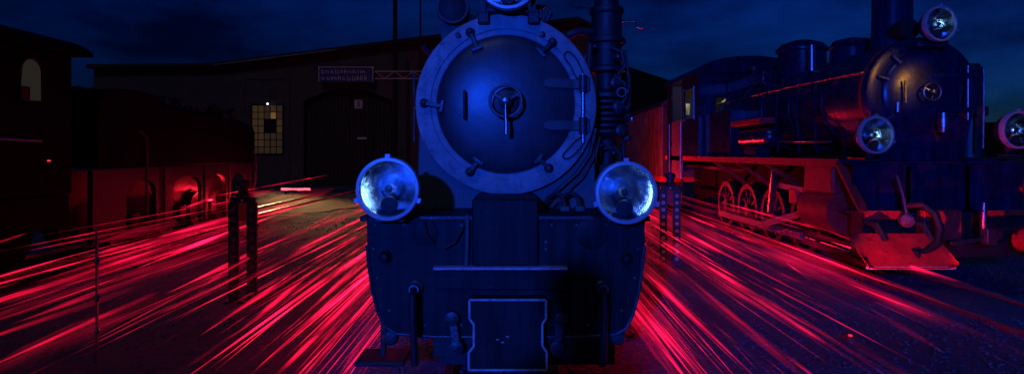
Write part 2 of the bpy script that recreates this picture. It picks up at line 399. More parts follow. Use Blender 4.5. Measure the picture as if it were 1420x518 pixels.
# sandy worn patch of ground before the shed
rr = random.Random(8); ctr = at(425, 283, 18.5); pts = []
for i in range(48):
    a = 2 * math.pi * i / 48; q = 1 + .10 * math.sin(3 * a + 1) + rr.uniform(-.07, .07)
    pts.append((ctr[0] - .3 + math.cos(a) * 2.3 * q, ctr[1] + 1.2 + math.sin(a) * 4.6 * q, -.052))
me = bpy.data.meshes.new('sand_patch'); me.from_pydata(pts, [], [list(range(48))]); me.update()
M['sand'] = paint('ochre_sand', (0.36, 0.25, 0.12), 0.9, 0.35, 1.2, bump=0.5, bscale=30)
me.materials.append(M['sand']); o = bpy.data.objects.new('sand_patch', me); col.objects.link(o); tag(o, kind='structure')

# distant wooded hill behind the yard
mb = MB(); rr = random.Random(5)
poly = [(-420, -2)] + [(x, max(0, 24 + 14 * math.sin(x * .011 + 2) + 5 * math.sin(x * .031)) + rr.uniform(-.8, .8)) for x in range(-420, 10, 12)] + [(14, 46), (40, 40), (62, 33), (84, 25), (110, 18), (170, 15), (300, 12), (420, 8), (420, -2)]
mb.prism(poly, 250, 330); tag(mb.build('hill', 'hill'), kind='structure')

# ------------------------------------------------------------------ engine shed
YB = 30.0
shed = empty('engine_shed', (-8, YB, 0)); tag(shed, 'dim engine shed with arched dark door, sign board and one lit window', 'building')
def SX(px): return at(px, 0, YB)[0] + 8
def SZ(py): return at(0, py, YB)[2]
door_poly = [(SX(421), -.1), (SX(421), SZ(140))] + [(SX(421) + (SX(544) - SX(421)) * i / 12, SZ(140) + (SZ(122) - SZ(140)) * math.sin(math.pi * i / 12)) for i in range(1, 12)] + [(SX(544), SZ(140)), (SX(544), -.1)]
outline = [(SX(130), -.1), (SX(130), SZ(96)), (SX(298), SZ(94)), (SX(560), SZ(61)), (SX(800), SZ(31)), (SX(862), SZ(60)), (SX(862), -.1)]
wallp = outline + list(reversed(door_poly))
MB().prism(wallp, 0, .5).build('wall', 'wall', shed)
MB().span(SX(130), SX(862), .5, 16, -.1, 5.6).build('rear_hall', 'wall', shed)
roofpts = [(SX(126), SZ(96)), (SX(298), SZ(94)), (SX(560), SZ(61)), (SX(800), SZ(31)), (SX(866), SZ(62))]
for a, b in zip(roofpts[:-1], roofpts[1:]):
    MB().prism([(a[0], a[1] + .01), (b[0], b[1] + .01), (b[0], b[1] + .20), (a[0], a[1] + .20)], -.35, 16).build('roof_panel', 'roof', shed)
MB().bar((SX(303), -.38, SZ(91.5)), (SX(470), -.38, SZ(70.5)), .05, .07).build('roof_edge_trim', 'trim', shed)
# door leaves of upright boards
dl = MB().prism([(SX(423), -.05), (SX(542), -.05), (SX(542), SZ(141)), (SX(483), SZ(124)), (SX(423), SZ(141))], .33, .36).build('door_leaf', 'wood', shed)
nb = 22; base = None
for i in range(nb):
    x0 = SX(423) + (SX(542) - SX(423)) * i / nb; w = (SX(542) - SX(423)) / nb
    xm = (x0 + w / 2 - SX(421)) / (SX(544) - SX(421)); zt = SZ(140) + (SZ(122) - SZ(140)) * math.sin(math.pi * xm) - .08
    MB().span(x0 + .012, x0 + w - .012, .26, .325, -.02, zt).build('plank', 'wood', dl)
npl = MB().span(SX(490), SX(501), .20, .245, SZ(150), SZ(138)).build('number_plate', 'numplate', shed)
fc = bpy.data.curves.new('number', 'FONT'); fc.body = '3'; fc.size = .42; fc.extrude = .004; fc.align_x = 'CENTER'; fc.align_y = 'CENTER'
fc.materials.append(M['black'])
ft = bpy.data.objects.new('number_text', fc); col.objects.link(ft); bpy.context.view_layer.update()
nm = bpy.data.meshes.new_from_object(ft.evaluated_get(bpy.context.evaluated_depsgraph_get())); bpy.data.objects.remove(ft)
fo = bpy.data.objects.new('number', nm); col.objects.link(fo); fo.parent = npl; fo.location = (SX(495.5), .19, SZ(144)); fo.rotation_euler = (R(90), 0, 0)
MB().span(SX(494), SX(507), .20, .245, SZ(193), SZ(190)).build('door_plate', 'numplate', shed)
# lintel band and wall panel lines
MB().span(SX(325), SX(340), -.03, .0, SZ(240), SZ(108)).build('pilaster', 'wall', shed)
MB().span(SX(395), SX(402), -.05, .0, SZ(245), SZ(100)).build('pilaster', 'wall', shed)
MB().span(SX(556), SX(563), -.06, .0, SZ(245), SZ(76)).build('pilaster', 'wall', shed)
MB().span(SX(340.1), SX(394.9), -.04, .0, SZ(110), SZ(106)).build('lintel_band', 'wall', shed)
# lit window: frame, glazing bars, panes
wx0, wx1, wz0, wz1 = SX(350), SX(392), SZ(213), SZ(146)
win = MB().span(wx0 - .08, wx1 + .08, -.02, -.005, wz0 - .08, wz1 + .08).build('window', 'black', shed)
NC, NR = 5, 7
for i in range(NC):
    for j in range(NR):
        a0 = wx0 + (wx1 - wx0) * i / NC + .02; a1 = wx0 + (wx1 - wx0) * (i + 1) / NC - .02
        b0 = wz1 - (wz1 - wz0) * (j + 1) / NR + .02; b1 = wz1 - (wz1 - wz0) * j / NR - .02
        k = 'warm'
        if i in (2, 3) and j in (2, 3): k = 'black'
        elif (i, j) == (3, 1): k = 'warm2'
        elif (i >= 2 and j >= 4) or (i == 2 and j <= 1) or (i == 4 and j < 2): k = 'warmdim'
        elif j == 6: k = 'warmdim'
        MB().span(a0, a1, -.034, -.024, b0, b1).build('pane', k, win)
for i in range(1, NC):
    x = wx0 + (wx1 - wx0) * i / NC; MB().span(x - .018, x + .018, -.06, -.021, wz0, wz1).build('glazing_bar', 'black', win)
for j in range(1, NR):
    z = wz1 - (wz1 - wz0) * j / NR; MB().span(wx0, wx1, -.055, -.022, z - .018, z + .018).build('glazing_bar', 'black', win)
wlp = bpy.data.lights.new('window_light', 'AREA'); wlp.spread = R(16); wlp.energy = 26; wlp.color = (1, .55, .22); wlp.shape = 'RECTANGLE'; wlp.size = 1.4; wlp.size_y = 2.2
wlo = bpy.data.objects.new('window_light', wlp); col.objects.link(wlo); wlo.location = (at(371, 0, YB)[0], YB - .1, SZ(180)); wlo.rotation_euler = (Vector((-6.4, 19.5, 0)) - Vector(wlo.location)).to_track_quat('-Z', 'Y').to_euler()
# small wall lamp above the window
wl_ = empty('wall_lamp', at(371, 144, YB - .3)); tag(wl_, 'tiny white wall lamp over the lit shed window', 'lamp')
MB().lathe([(.0, -.05), (.035, -.035), (.05, 0), (.035, .035), (.0, .05)], (0, 0, 0), (0, 0, 1), 14).build('bulb', 'lampwhite', wl_)
MB().lathe([(.12, .06), (.09, .10), (.02, .16), (.0, .16)], (0, 0, 0), (0, 0, 1), 18).build('lamp_shade', 'iron', wl_)
MB().bar((0, 0, .14), (0, .27, .14), .03, .03).build('lamp_arm', 'iron', wl_)
# sign board over the door
sg = empty('sign_board', at(480, 104, YB - .25)); tag(sg, 'dark blue lettered sign board above the arched shed door', 'sign')
sw, sh = 73 / F * YB, 20 / F * YB
MB().box((0, 0, 0), (sw, .05, sh)).build('board', 'signboard', sg)
for z in (-1, 1): MB().box((0, -.03, z * (sh / 2 + .02)), (sw + .1, .07, .04)).build('frame', 'signpale' if z > 0 else 'black', sg)
for x in (-1, 1): MB().box((x * (sw / 2 + .02), -.03, 0), (.04, .07, sh)).build('frame', 'signpale', sg)
rr = random.Random(11)
for row, z in enumerate((.16, -.16)):                # two rows of worn letters, no longer readable
    x = -sw / 2 + .1
    while x < sw / 2 - (.25 if row else .4):
        w = rr.uniform(.07, .15); h = rr.choice((.14, .18, .24))
        mb = MB(); t = .035
        mb.box((x + t / 2, -.032, z), (t, .012, h))
        if rr.random() < .75: mb.box((x + w / 2, -.031, z + rr.choice((-1, 0, 1)) * (h / 2 - t / 2)), (w, .010, t))
        mb.box((x + w, -.0325, z - .02), (t, .012, h * rr.uniform(.5, .9)))
        mb.build('letter', 'signpale', sg); x += w + rr.uniform(.08, .14)
MB().bar((0, -.0, -sh / 2 - .03), (0, .0, -sh / 2 - .45), .06, .06).build('hanger', 'iron', sg)
# overhead lattice arm and its poles beside the shed
gl = empty('lattice_gantry', (*at(566, 0, 26)[:2], 0)); tag(gl, 'thin steel lattice arm on a tall pole in front of the shed', 'gantry')
gx0 = at(566, 0, 26)[0]
z1, z0 = at(0, 99, 26)[2], at(0, 109, 26)[2]
xa, xb = at(520, 0, 26)[0] - gx0, at(600, 0, 26)[0] - gx0
MB().bar((xa, 0, z1), (xb, 0, z1), .035, .035).build('top_chord', 'numplate', gl)
MB().bar((xa, 0, z0), (xb, 0, z0), .035, .035).build('bottom_chord', 'numplate', gl)
for i in range(6):
    x = xa + (xb - xa) * i / 6; x2 = xa + (xb - xa) * (i + 1) / 6
    MB().bar((x, 0, z0 if i % 2 else z1), (x2, 0, z1 if i % 2 else z0), .02, .02).build('brace', 'numplate', gl)
MB().cyl((.0, .06, -.1), (.0, .06, at(0, 86, 26)[2]), .06, .05).build('pole', 'black', gl)
for px, w, lab in ((548, .12, 'thick dark pole rising past the shed roof'), (583, .045, 'thin dark pole close beside the smokebox')):
    x, y, _ = at(px, 0, 27.5)
    p = empty('utility_pole', (x, y, 0)); tag(p, lab, 'pole', 'poles by the shed')
    MB().cyl((0, 0, -.1), (0, 0, 9.6), w, w * .8).build('shaft', 'black', p)
    MB().bar((-.4, 0, 9.2), (.4, 0, 9.2), .07, .07).build('cross_arm', 'black', p)
# red light bar lying on the yard by the shed door
lb = empty('red_light_bar', at(410, 262, 24)); tag(lb, 'short bright red light bar low on the ground before the shed', 'light bar')
MB().box((0, .05, -.02), (1.16, .06, .10)).build('housing', 'black', lb)
for i in range(9): MB().box((-.52 + i * .13, 0, random.uniform(-.01, .01)), (.115, .03, .08 + random.uniform(-.02, .02))).build('light_segment', 'redbar', lb)
for x in (-.4, .4): MB().span(x - .04, x + .04, .0, .12, -at(0, 262, 24)[2] - .05, -.07).build('foot', 'black', lb)

# ================================================================== HEADLIGHT (part of a locomotive)
def headlight(parent, c, r, disc='black', post=None, tilt=0):
    """round lamp facing -y: case > rim, reflector, lens, bulb holder, marker disc"""
    ho = MB().shell([(r * .93, .0), (r * .95, .03), (r * .90, .08), (r * .66, .17), (r * .35, .22), (.001, .23)], (0, 0, 0), (0, 1, 0), 40).build('headlight', 'iron', parent)
    ho.location = c; ho.rotation_euler = (0, 0, R(tilt))
    MB().shell([(r * .86, .03), (r * .86, -.015), (r * .885, -.024), (r * .97, -.022), (r * 1.0, -.008), (r * 1.0, .03), (r * .94, .04)], (0, 0, 0), (0, 1, 0), 56).build('rim', 'rim', ho)
    MB().shell([(r * .87 * math.sqrt(i / 12), .155 - .15 * i / 12) for i in range(1, 13)], (0, 0, 0), (0, 1, 0), 48).build('reflector', 'reflector', ho, angle=80)
    MB().shell([(r * .865, .0), (r * .7, -.012), (r * .45, -.022), (r * .2, -.027), (.001, -.028)], (0, 0, 0), (0, 1, 0), 48).build('lens', 'lens', ho, angle=80)
    MB().lathe([(r * .30, .15), (r * .30, .115), (r * .20, .105), (r * .16, .09), (r * .15, .06), (r * .07, .045), (.001, .04)], (0, 0, 0), (0, 1, 0), 28).build('bulb_holder', 'steel', ho)
    MB().lathe([(.001, .02), (.015, .026), (.018, .04), (.001, .05)], (0, 0, 0), (0, 1, 0), 14).build('bulb', 'bulb', ho)  # added glow, stands in for lamp light mirrored in the bowl
    MB().lathe([(.001, .004), (.018, .007), (.025, .016), (.025, .034)], (0, 0, 0), (0, 1, 0), 20).build('glare_cap', 'iron', ho)  # cap hides the added glow from the front
    MB().lathe([(r * .27, .06), (r * .27, .035), (r * .24, .025), (.001, .02)], (0, 0, -r * .50), (0, 1, 0), 28).build('marker_lamp', disc, ho)
    for a in (-20, 90, 200):
        x, z = math.cos(R(a)) * r, math.sin(R(a)) * r
        MB().box((x * 1.03, .0, z * 1.03), (.024, .035, .03), Matrix.Rotation(-R(a), 3, 'Y')).build('clip', 'rim', ho)
    if post is not None:
        MB().bar((0, .1, -r * .86), (0, .1, -post), .07, .05).build('bracket', 'iron', ho)
        MB().box((0, .1, -post - .005), (.16, .14, .02)).build('foot', 'iron', ho)
    return ho

# ================================================================== MIDDLE LOCOMOTIVE
OX, OY = -.045, 3.9
loco = empty('steam_locomotive', (OX, OY, 0))
tag(loco, 'large steam locomotive seen head-on, grey smokebox ring and two round headlights', 'locomotive')
def N(px, py, ly):                                   # sight line to the local frame of this locomotive
    x, y, z = at(px, py, OY + ly); return Vector((x - OX, ly, z))
CZ = 1.912
# smokebox barrel, ring, door
MB().shell([(.665, .62), (.665, 1.5), (.63, 1.52), (.63, 5.6)], (0, 0, CZ), (0, 1, 0), 64).build('boiler', 'black', loco)
MB().shell([(.515, .615), (.515, .585), (.522, .578), (.556, .578), (.560, .574), (.564, .570), (.660, .570), (.672, .576), (.677, .59), (.677, .66), (.66, .67)], (0, 0, CZ), (0, 1, 0), 96).build('smokebox_ring', 'ring', loco)
dp = [(.520, .60), (.512, .585)] + [(.512 * math.cos(R(a)), .575 - .082 * math.sin(R(a))) for a in range(8, 90, 8)] + [(.001, .493)]
door = MB().shell(dp, (0, 0, CZ), (0, 1, 0), 96).build('smokebox_door', 'door', loco)
def dsurf(x, z):                                     # y of the domed door at x, z
    r = math.hypot(x, z - CZ)
    return .575 - .082 * math.sqrt(max(0, 1 - (r / .512) ** 2)) if r < .512 else .570
hw = MB(); c = Vector((0, .375, CZ + .008))
hw.torus(c, (0, 1, 0), .112, .0115, 48, 10)
for a in (30, 150, 270): hw.bar(c, c + Vector((math.cos(R(a)) * .108, .012, math.sin(R(a)) * .108)), .022, .014)
hw.lathe([(.04, .03), (.045, 0), (.03, -.03), (.018, -.05), (.001, -.052)], c, (0, 1, 0), 24)
hw.build('handwheel', 'grime', door)
MB().lathe([(.095, .0), (.09, -.02), (.05, -.03), (.035, -.10)], (0, .478, CZ + .008), (0, 1, 0), 32).build('wheel_boss', 'door', door)
lv = MB(); lv.tube([c + Vector((0, -.045, .0)), c + Vector((0, -.062, -.08)), c + Vector((.004, -.058, -.17)), c + Vector((.004, -.055, -.235))], [.013, .011, .014, .017], 12)
lv.lathe([(.024, .02), (.028, 0), (.02, -.025), (.001, -.03)], c + Vector((0, -.04, 0)), (0, 1, 0), 18); lv.build('lever', 'steel', door)
# vertical grab handle on the door
hx = -.30
gh = MB(); gh.tube([(hx, .51, CZ + .08), (hx, .46, CZ + .085), (hx, .45, CZ + .06), (hx, .445, CZ - .02), (hx, .45, CZ - .085), (hx, .46, CZ - .11), (hx, .51, CZ - .105)], .011, 10)
gh.build('grab_handle', 'iron', door)
# hinge: two straps, knuckles, pin
for pz in (117.5, 174.5):
    z = N(0, pz, .6).z; st = MB()
    n = 14
    xs = [N(754, 0, .55).x + (N(806, 0, .55).x - N(754, 0, .55).x) * i / n for i in range(n + 1)]
    k = len(st.v)
    for x in xs:
        y = dsurf(x, z)
        hh = .036 if x > xs[0] + .02 else .026
        for (dy, dz) in ((-.024, -hh), (-.024, hh), (.02, hh), (.02, -hh)): st.v.append((x, y + dy, z + dz))
    for i in range(n):
        for j in range(4):
            j2 = (j + 1) % 4; st.f.append([k + i * 4 + j, k + i * 4 + j2, k + (i + 1) * 4 + j2, k + (i + 1) * 4 + j])
    st.f.append([k + 3, k + 2, k + 1, k]); st.f.append([k + n * 4 + j for j in range(4)])
    st.build('hinge_strap', 'sheet', door, bevel=.006)
    kx = N(808, 0, .55).x
    MB().cyl((kx, .535, z - .062), (kx, .535, z + .062), .030).build('hinge_knuckle', 'iron', loco)
    MB().box((kx + .02, .562, z), (.07, .03, .10)).build('hinge_block', 'iron', loco, bevel=.006)
kx = N(808, 0, .55).x
MB().tube([(kx, .535, N(0, 103, .55).z), (kx, .535, N(0, 198, .55).z)], .013, 12).build('hinge_pin', 'steel', loco)
# long loops of bent rod on the ring above and below the hinge
def loop(p):
    pts = [N(px, py, .555) for px, py in p]; out = []
    m = len(pts)
    for i in range(m):
        a, b, c_, d = pts[i - 1], pts[i], pts[(i + 1) % m], pts[(i + 2) % m]
        for t in (0, .25, .5, .75): out.append(.5 * ((2 * b) + (c_ - a) * t + (2 * a - 5 * b + 4 * c_ - d) * t * t + (3 * b - a - 3 * c_ + d) * t ** 3))
    return out
for p in ([(784, 73), (790, 72), (799, 81), (806, 95), (809, 106), (803, 110), (797, 104), (791, 91), (783, 80)],
          [(806, 190), (810, 192), (807, 201), (798, 212), (789, 219), (782, 219), (781, 214), (789, 205), (797, 196)]):
    MB().tube(loop(p), .0065, 8, True).build('rod_loop', 'iron', loco)
# clamps round the door
def clamp(px, py, qx, qy):
    a, b = N(px, py, .56), N(qx, qy, .53); d = (b - a); d.y = 0; d.normalize(); tng = Vector((d.z, 0, -d.x))
    m = MB()
    m.lathe([(.034, .02), (.036, -.01), (.024, -.02), (.022, -.055), (.014, -.062), (.001, -.064)], (a.x, .565, a.z), (0, 1, 0), 16)
    e = Vector((b.x, dsurf(b.x, b.z) - .022, b.z)); s = Vector((a.x, .535, a.z)) - d * .02
    m.bar(s, e, .034, .03); m.bar(e - tng * .045 + d * .008, e + tng * .045 + d * .008, .020, .026)
    m.build('clamp', 'iron', loco, bevel=.004)
for q in ((652, 45, 661, 66), (766, 59, 751, 72), (588, 143, 611, 147), (652, 238, 662, 224), (761, 233, 748, 221)): clamp(*q)
for px, py in ((635, 49), (752, 48)):
    p = N(px, py, .56); MB().lathe([(.022, .02), (.02, -.03), (.001, -.035)], (p.x, .565, p.z), (0, 1, 0), 14).build('bolt', 'iron', loco)
for i in range(28):                                   # rivet row near the ring's edge
    a = 2 * math.pi * (i + .5) / 28
    MB().lathe([(.009, .004), (.007, -.004), (.001, -.007)], (math.cos(a) * .648, .570, CZ + math.sin(a) * .648), (0, 1, 0), 8).build('rivet', 'ring', loco)
# saddle under the smokebox
sx0, sx1 = N(581, 0, .64).x, N(824, 0, .64).x
MB().prism([(sx0 - .02, 1.0), (sx1 + .02, 1.0), (sx1 - .0, 1.86), (sx1 - .04, 1.95), (sx0 + .04, 1.95), (sx0, 1.86)], .645, 1.45).build('saddle', 'sheet', loco, bevel=.012)
MB().tube([N(826, 178, .62), N(818, 214, .60), N(800, 240, .59), N(775, 262, .58), N(756, 285, .57), N(752, 296, .57)], .016, 10).build('pipe', 'iron', loco)
MB().tube([N(832, 190, .62), N(826, 214, .60), N(808, 246, .59), N(784, 268, .58), N(766, 286, .57), N(762, 296, .57)], .010, 10).build('pipe', 'iron', loco)
for px in (783, 804):
    p = N(px, 292, .45)
    MB().box((p.x, .45, p.z), (.07, .07, .075)).build('valve_block', 'sheet', loco, bevel=.012)
    MB().tube([p + Vector((0, 0, .03)), p + Vector((-.01, .02, .10)), p + Vector((-.06, .05, .13)), p + Vector((-.12, .09, .08)), p + Vector((-.16, .1, -.05))], .018, 10).build('valve_pipe', 'iron', loco)
# running plate and front skirt plate
MB().span(-.95, .95, .03, 5.6, 1.105, 1.135).build('running_plate', 'plate', loco)
out = [(508, 300), (509, 340), (512, 375), (517, 405), (524, 432), (534, 452), (549, 462), (600, 466), (700, 467), (800, 466), (853, 463), (868, 455), (878, 435), (885, 408), (890, 375), (894, 340), (895, 300)]
pl = [(N(px, py, 0).x, N(px, py, 0).z) for px, py in out]
MB().prism(pl, .0, .03).build('front_plate', 'plate', loco, bevel=.008)
MB().tube([(x, -.002, z) for x, z in pl[1:-1]], .011, 8).build('plate_edge_bead', 'iron', loco)
MB().span(N(583, 0, 0).x, N(655, 0, 0).x, -.03, .0, N(0, 303, 0).z, N(0, 299, 0).z).build('top_rail', 'iron', loco)
MB().span(N(747, 0, 0).x, N(822, 0, 0).x, -.03, .0, N(0, 303, 0).z, N(0, 299, 0).z).build('top_rail', 'iron', loco)
# raised middle casing with its lip and inspection covers
MB().span(N(655, 0, 0).x, N(746, 0, 0).x, -.035, .63, N(0, 366, 0).z, 1.25).build('middle_casing', 'panel', loco, bevel=.008)
MB().span(N(601, 0, -.06).x, N(787, 0, -.06).x, -.075, -.001, N(0, 373.5, -.06).z, N(0, 370, -.06).z).build('step_lip', 'line', loco, bevel=.003)
MB().span(N(604, 0, 0).x, N(784, 0, 0).x, -.028, -.001, N(0, 400, 0).z, N(0, 374.5, 0).z).build('lower_beam', 'plate', loco, bevel=.006)
p = N(820, 322, 0); MB().lathe([(.105, 0), (.103, -.012), (.09, -.018), (.001, -.02)], (p.x, 0, p.z), (0, 1, 0), 36).build('round_cover', 'plate', loco)
p = N(590, 322, 0); MB().lathe([(.085, 0), (.083, -.010), (.07, -.014), (.001, -.016)], (p.x, 0, p.z), (0, 1, 0), 36).build('round_cover', 'plate', loco)
for px, py in ((535, 355), (868, 357)):
    p = N(px, py, 0); MB().lathe([(.042, 0), (.042, -.02), (.03, -.03), (.022, -.06), (.001, -.065)], (p.x, 0, p.z), (0, 1, 0), 20).build('stud', 'plate', loco)
for k_, (px, py) in enumerate([(520, 312), (560, 312), (600, 312), (640, 312), (765, 312), (800, 312), (840, 312), (880, 312), (518, 345), (885, 345), (523, 385), (880, 385), (540, 430), (862, 430), (590, 450), (640, 450), (770, 450), (815, 450), (745, 355), (660, 355), (757, 335), (757, 345)]):
    y0 = -.036 if 655 < px < 746 else 0
    if k_ >= 22 or px in (745, 660): continue
    p = N(px, py, y0); MB().lathe([(.0095, .002), (.008, -.006), (.001, -.010)], (p.x, y0, p.z), (0, 1, 0), 8).build('rivet', 'grime', loco)
rows = [(px, 306) for px in range(586, 652, 11)] + [(px, 306) for px in range(752, 826, 11)] + [(515, py) for py in range(312, 400, 12)] + [(889, py) for py in range(312, 400, 12)] + [(px, 457) for px in range(556, 850, 14)]
for px, py in rows:
    p = N(px, py, 0); rv = MB().lathe([(.0085, .002), (.007, -.006), (.001, -.009)], (p.x, 0, p.z), (0, 1, 0), 8).build('rivet', 'plate', loco)
MB().tube([N(648, 298, -.03), N(648, 330, -.03), N(647, 362, -.03), N(646, 369, -.02)], .014, 10).build('drain_pipe', 'sheet', loco)
MB().tube([N(588, 305, -.03), N(592, 325, -.035), N(602, 340, -.04), N(616, 344, -.04), (N(631, 336, -.04)), N(641, 318, -.03), N(646, 304, -.03)], .008, 8).build('cable', 'rubber', loco)
# number-plate shaped coupling panel with a pale painted outline
pts = [(651, 415), (757, 415), (757, 441), (752, 448), (752, 478), (758, 487), (758, 512), (650, 512), (650, 488), (657, 479), (657, 449), (651, 441)]
yy = -.14
pp = [(N(px, py, yy).x, N(px, py, yy).z) for px, py in pts]
cp = MB().prism(pp, yy, -.001).build('coupling_panel', 'panel', loco, bevel=.004)
for i in range(len(pp)):
    a, b = pp[i], pp[(i + 1) % len(pp)]
    MB().bar((a[0], yy - .004, a[1]), (b[0], yy - .004, b[1]), .006, .013).build('outline_strip', 'line', cp)
for px, py in ((690, 470), (704, 466), (697, 474)): MB().box(N(px, py, yy - .004), (.018, .006, .007)).build('paint_chip', 'line', cp)
# brake hoses, links and hooks hanging from the plate
for s, (px, py) in ((-1, (576, 398)), (1, (835, 398))):
    p = N(px, py, -.02)
    MB().lathe([(.05, .02), (.05, -.01), (.034, -.02), (.03, -.06), (.018, -.065)], p, (0, 1, 0), 18).build('hose_valve', 'iron', loco)
    MB().tube([p + Vector((0, -.06, 0)), p + Vector((0, -.11, -.03)), p + Vector((0, -.115, -.15)), p + Vector((s * -.005, -.10, -.32)), p + Vector((s * -.01, -.09, -.47))], [.022, .024, .024, .024, .026], 12).build('brake_hose', 'rubber', loco)
    MB().torus(p + Vector((.0, -.066, -.0)), (0, 1, 0), .028, .005, 20, 6).build('hose_clip', 'steel', loco)
for s, px in ((-1, 627), (1, 778)):
    a, b = N(px, 440, -.03), N(px - s * 6, 480, -.05)
    MB().bar(a, b, .03, .06).build('hook_link', 'iron', loco, bevel=.008)
    for q in (a, b): MB().lathe([(.045, .03), (.045, -.03), (.02, -.035), (.02, -.05), (.001, -.052)], q, (0, 1, 0), 18).build('link_pin', 'iron', loco)
MB().span(N(600, 0, 0).x, N(800, 0, 0).x, .032, .5, .22, .42).build('frame_stretcher', 'black', loco)
# guard irons / steps low at both corners
for s, px in ((-1, 531), (1, 850)):
    x = N(px, 0, .1).x
    if s < 0: MB().span(x - .16, x + .16, -.02, .26, N(0, 500, .0).z - .03, N(0, 500, .0).z).build('step_board', 'black', loco, bevel=.005)
    if s < 0: MB().bar((x, .12, .16), (x, .12, .42), .05, .03).build('step_hanger', 'black', loco)
    MB().lathe([(.05, .02), (.055, -.03), (.04, -.05), (.001, -.055)], (N(540 if s < 0 else 858, 0, -.02).x, .05, N(0, 468, 0).z), (0, 1, 0), 18).build('guard_boss', 'iron', loco)
MB().prism([(-.46, .04), (.78, .04), (.78, .46), (-.46, .46)], .40, .42).build('shade_sheet', 'black', loco)  # added dark sheet, keeps the space under the front plate in shade
# headlights
hl = N(538, 262, -.17); hr = N(868, 267, -.17)
headlight(loco, hl, .199, post=hl.z - 1.14)
headlight(loco, hr, .197, post=hr.z - 1.14, tilt=1)
for h in (hl, hr):
    MB().span(h.x - .09, h.x + .09, -.12, .05, 1.118, 1.137).build('lamp_bracket', 'iron', loco)
hdl = headlight(loco, Vector((.015, .42, 2.80)), .225)
MB().prism([(-.16, CZ + .655), (-.12, CZ + .672), (.14, CZ + .672), (.18, CZ + .652), (.15, 2.66), (-.13, 2.66)], .52, .66).build('lamp_saddle', 'black', loco, bevel=.01)
for x in (-.165, .205):
    MB().bar((x, .555, CZ + .60), (x - .01, .55, 2.95), .05, .035).build('lamp_strut', 'black', loco)
    MB().box((x, .548, CZ + .635), (.085, .05, .09)).build('strut_foot', 'black', loco, bevel=.01)
# turbo generator on the left shoulder
p = N(628, 11, .7)
MB().lathe([(.001, -.02), (.10, -.018), (.118, -.01), (.127, .01), (.127, .05), (.115, .06), (.115, .26), (.08, .3), (.001, .31)], p, (0, 1, 0), 36).build('turbo_generator', 'plate', loco)
MB().torus(p + Vector((0, -.015, 0)), (0, 1, 0), .115, .010, 36, 8).build('generator_rim', 'sheet', loco)
MB().prism([(p.x - .12, p.z - .09), (p.x + .12, p.z - .11), (p.x + .25, p.z - .24), (p.x + .0, p.z - .42), (p.x - .08, p.z - .30)], .75, .95).build('generator_bracket', 'black', loco)
MB().tube([p + Vector((.09, .06, -.05)), p + Vector((.16, .08, -.06)), p + Vector((.2, .1, -.15))], .02, 8).build('steam_pipe', 'iron', loco)
MB().tube([N(586, 63, .6), N(592, 71, .62), N(598, 78, .66)], [.022, .016, .02], 10).build('valve_handle', 'iron', loco)
MB().tube([N(574, 100, .75), N(574, 150, .75), N(574, 196, .75)], .008, 8).build('handrail', 'steel', loco)
MB().tube([N(578, 150, .6), N(574, 150, .75), N(574, 150, .9)], .008, 8).build('rail_bracket', 'steel', loco)
MB().lathe([(.02, .03), (.022, -.03), (.001, -.035)], N(587, 143, .55), (0, 1, 0), 14).build('side_bolt', 'steel', loco)
# T-handled valve and stub beside the top lamp
t = N(749, 20, .7)
m = MB(); m.cyl(t + Vector((0, 0, -.09)), t + Vector((0, 0, .04)), .012, n=10); m.lathe([(.03, .0), (.048, .012), (.044, .025), (.001, .028)], t + Vector((0, 0, .04)), (0, 0, 1), 20); m.build('valve_wheel', 'iron', loco)
MB().cyl(N(757, 31, .7), N(764, 17, .7), .019, n=12).build('pipe_stub', 'iron', loco)
# air pump on the right flank
PY = 1.05
pc = N(841, 0, PY); W = (OY + PY) / F
prof = [(9, -34), (9, -12), (15, -10), (17, 2), (17, 10), (23, 12), (24, 16), (23, 20), (21, 22), (21, 40), (22, 52), (25, 54), (25, 60), (20, 62), (19, 92), (26, 95), (26, 100), (14, 103), (12, 124), (24, 128), (29, 131), (29, 136)]
for i in range(6): prof += [(23, 139 + i * 8), (29, 141 + i * 8), (29, 144 + i * 8)]
prof += [(24, 190), (14, 194), (12, 232)]
MB().lathe([(w * W, CAMZ - (py - HY) * W) for w, py in reversed(prof)], (pc.x, PY, 0), (0, 0, 1), 28).build('air_pump', 'black', loco)
MB().span(pc.x - .2, pc.x + .15, PY - .1, PY + .15, 1.136, 1.46).build('pump_bracket', 'black', loco, bevel=.01)
for k_ in range(3):
    z = N(0, 118 + 32 * k_, PY).z; MB().lathe([(.045, .14), (.05, .17), (.03, .18), (.028, .2), (.001, .205)], (pc.x + .02 * k_, PY, z), (.35, -1, 0), 16).build('pump_valve', 'iron', loco)
    MB().lathe([(.035, .14), (.04, .18), (.02, .2), (.001, .205)], (pc.x, PY, z - .06), (1, -.25, 0), 14).build('pump_cap', 'iron', loco)
MB().tube([N(786, 50, .95), N(800, 44, .95), N(816, 44, 1.0), N(828, 46, 1.05)], .032, 12).build('exhaust_pipe', 'iron', loco)
MB().tube([N(818, 60, .98), N(816, 95, .96), N(821, 120, .95), N(818, 160, .95), N(820, 196, .95)], .016, 10).build('pump_pipe', 'iron', loco)
MB().tube([N(866, 70, 1.05), N(872, 110, 1.05), N(872, 150, 1.05), N(864, 205, 1.05), N(866, 250, 1.05)], .015, 10).build('pump_pipe', 'iron', loco)
MB().tube([N(790, 8, 1.1), N(806, 10, 1.1), N(822, 12, 1.1), N(832, 6, 1.1), N(828, -4, 1.1)], .008, 8).build('oil_pipe', 'iron', loco)
m = MB(); m.bar(N(858, 30, PY), N(882, 28, PY), .016, .016); m.bar(N(882, 27, PY), N(883, 38, PY), .014, .014); m.bar(N(882, 37, PY), N(892, 38, PY), .02, .02); m.build('crank_arm', 'iron', loco)
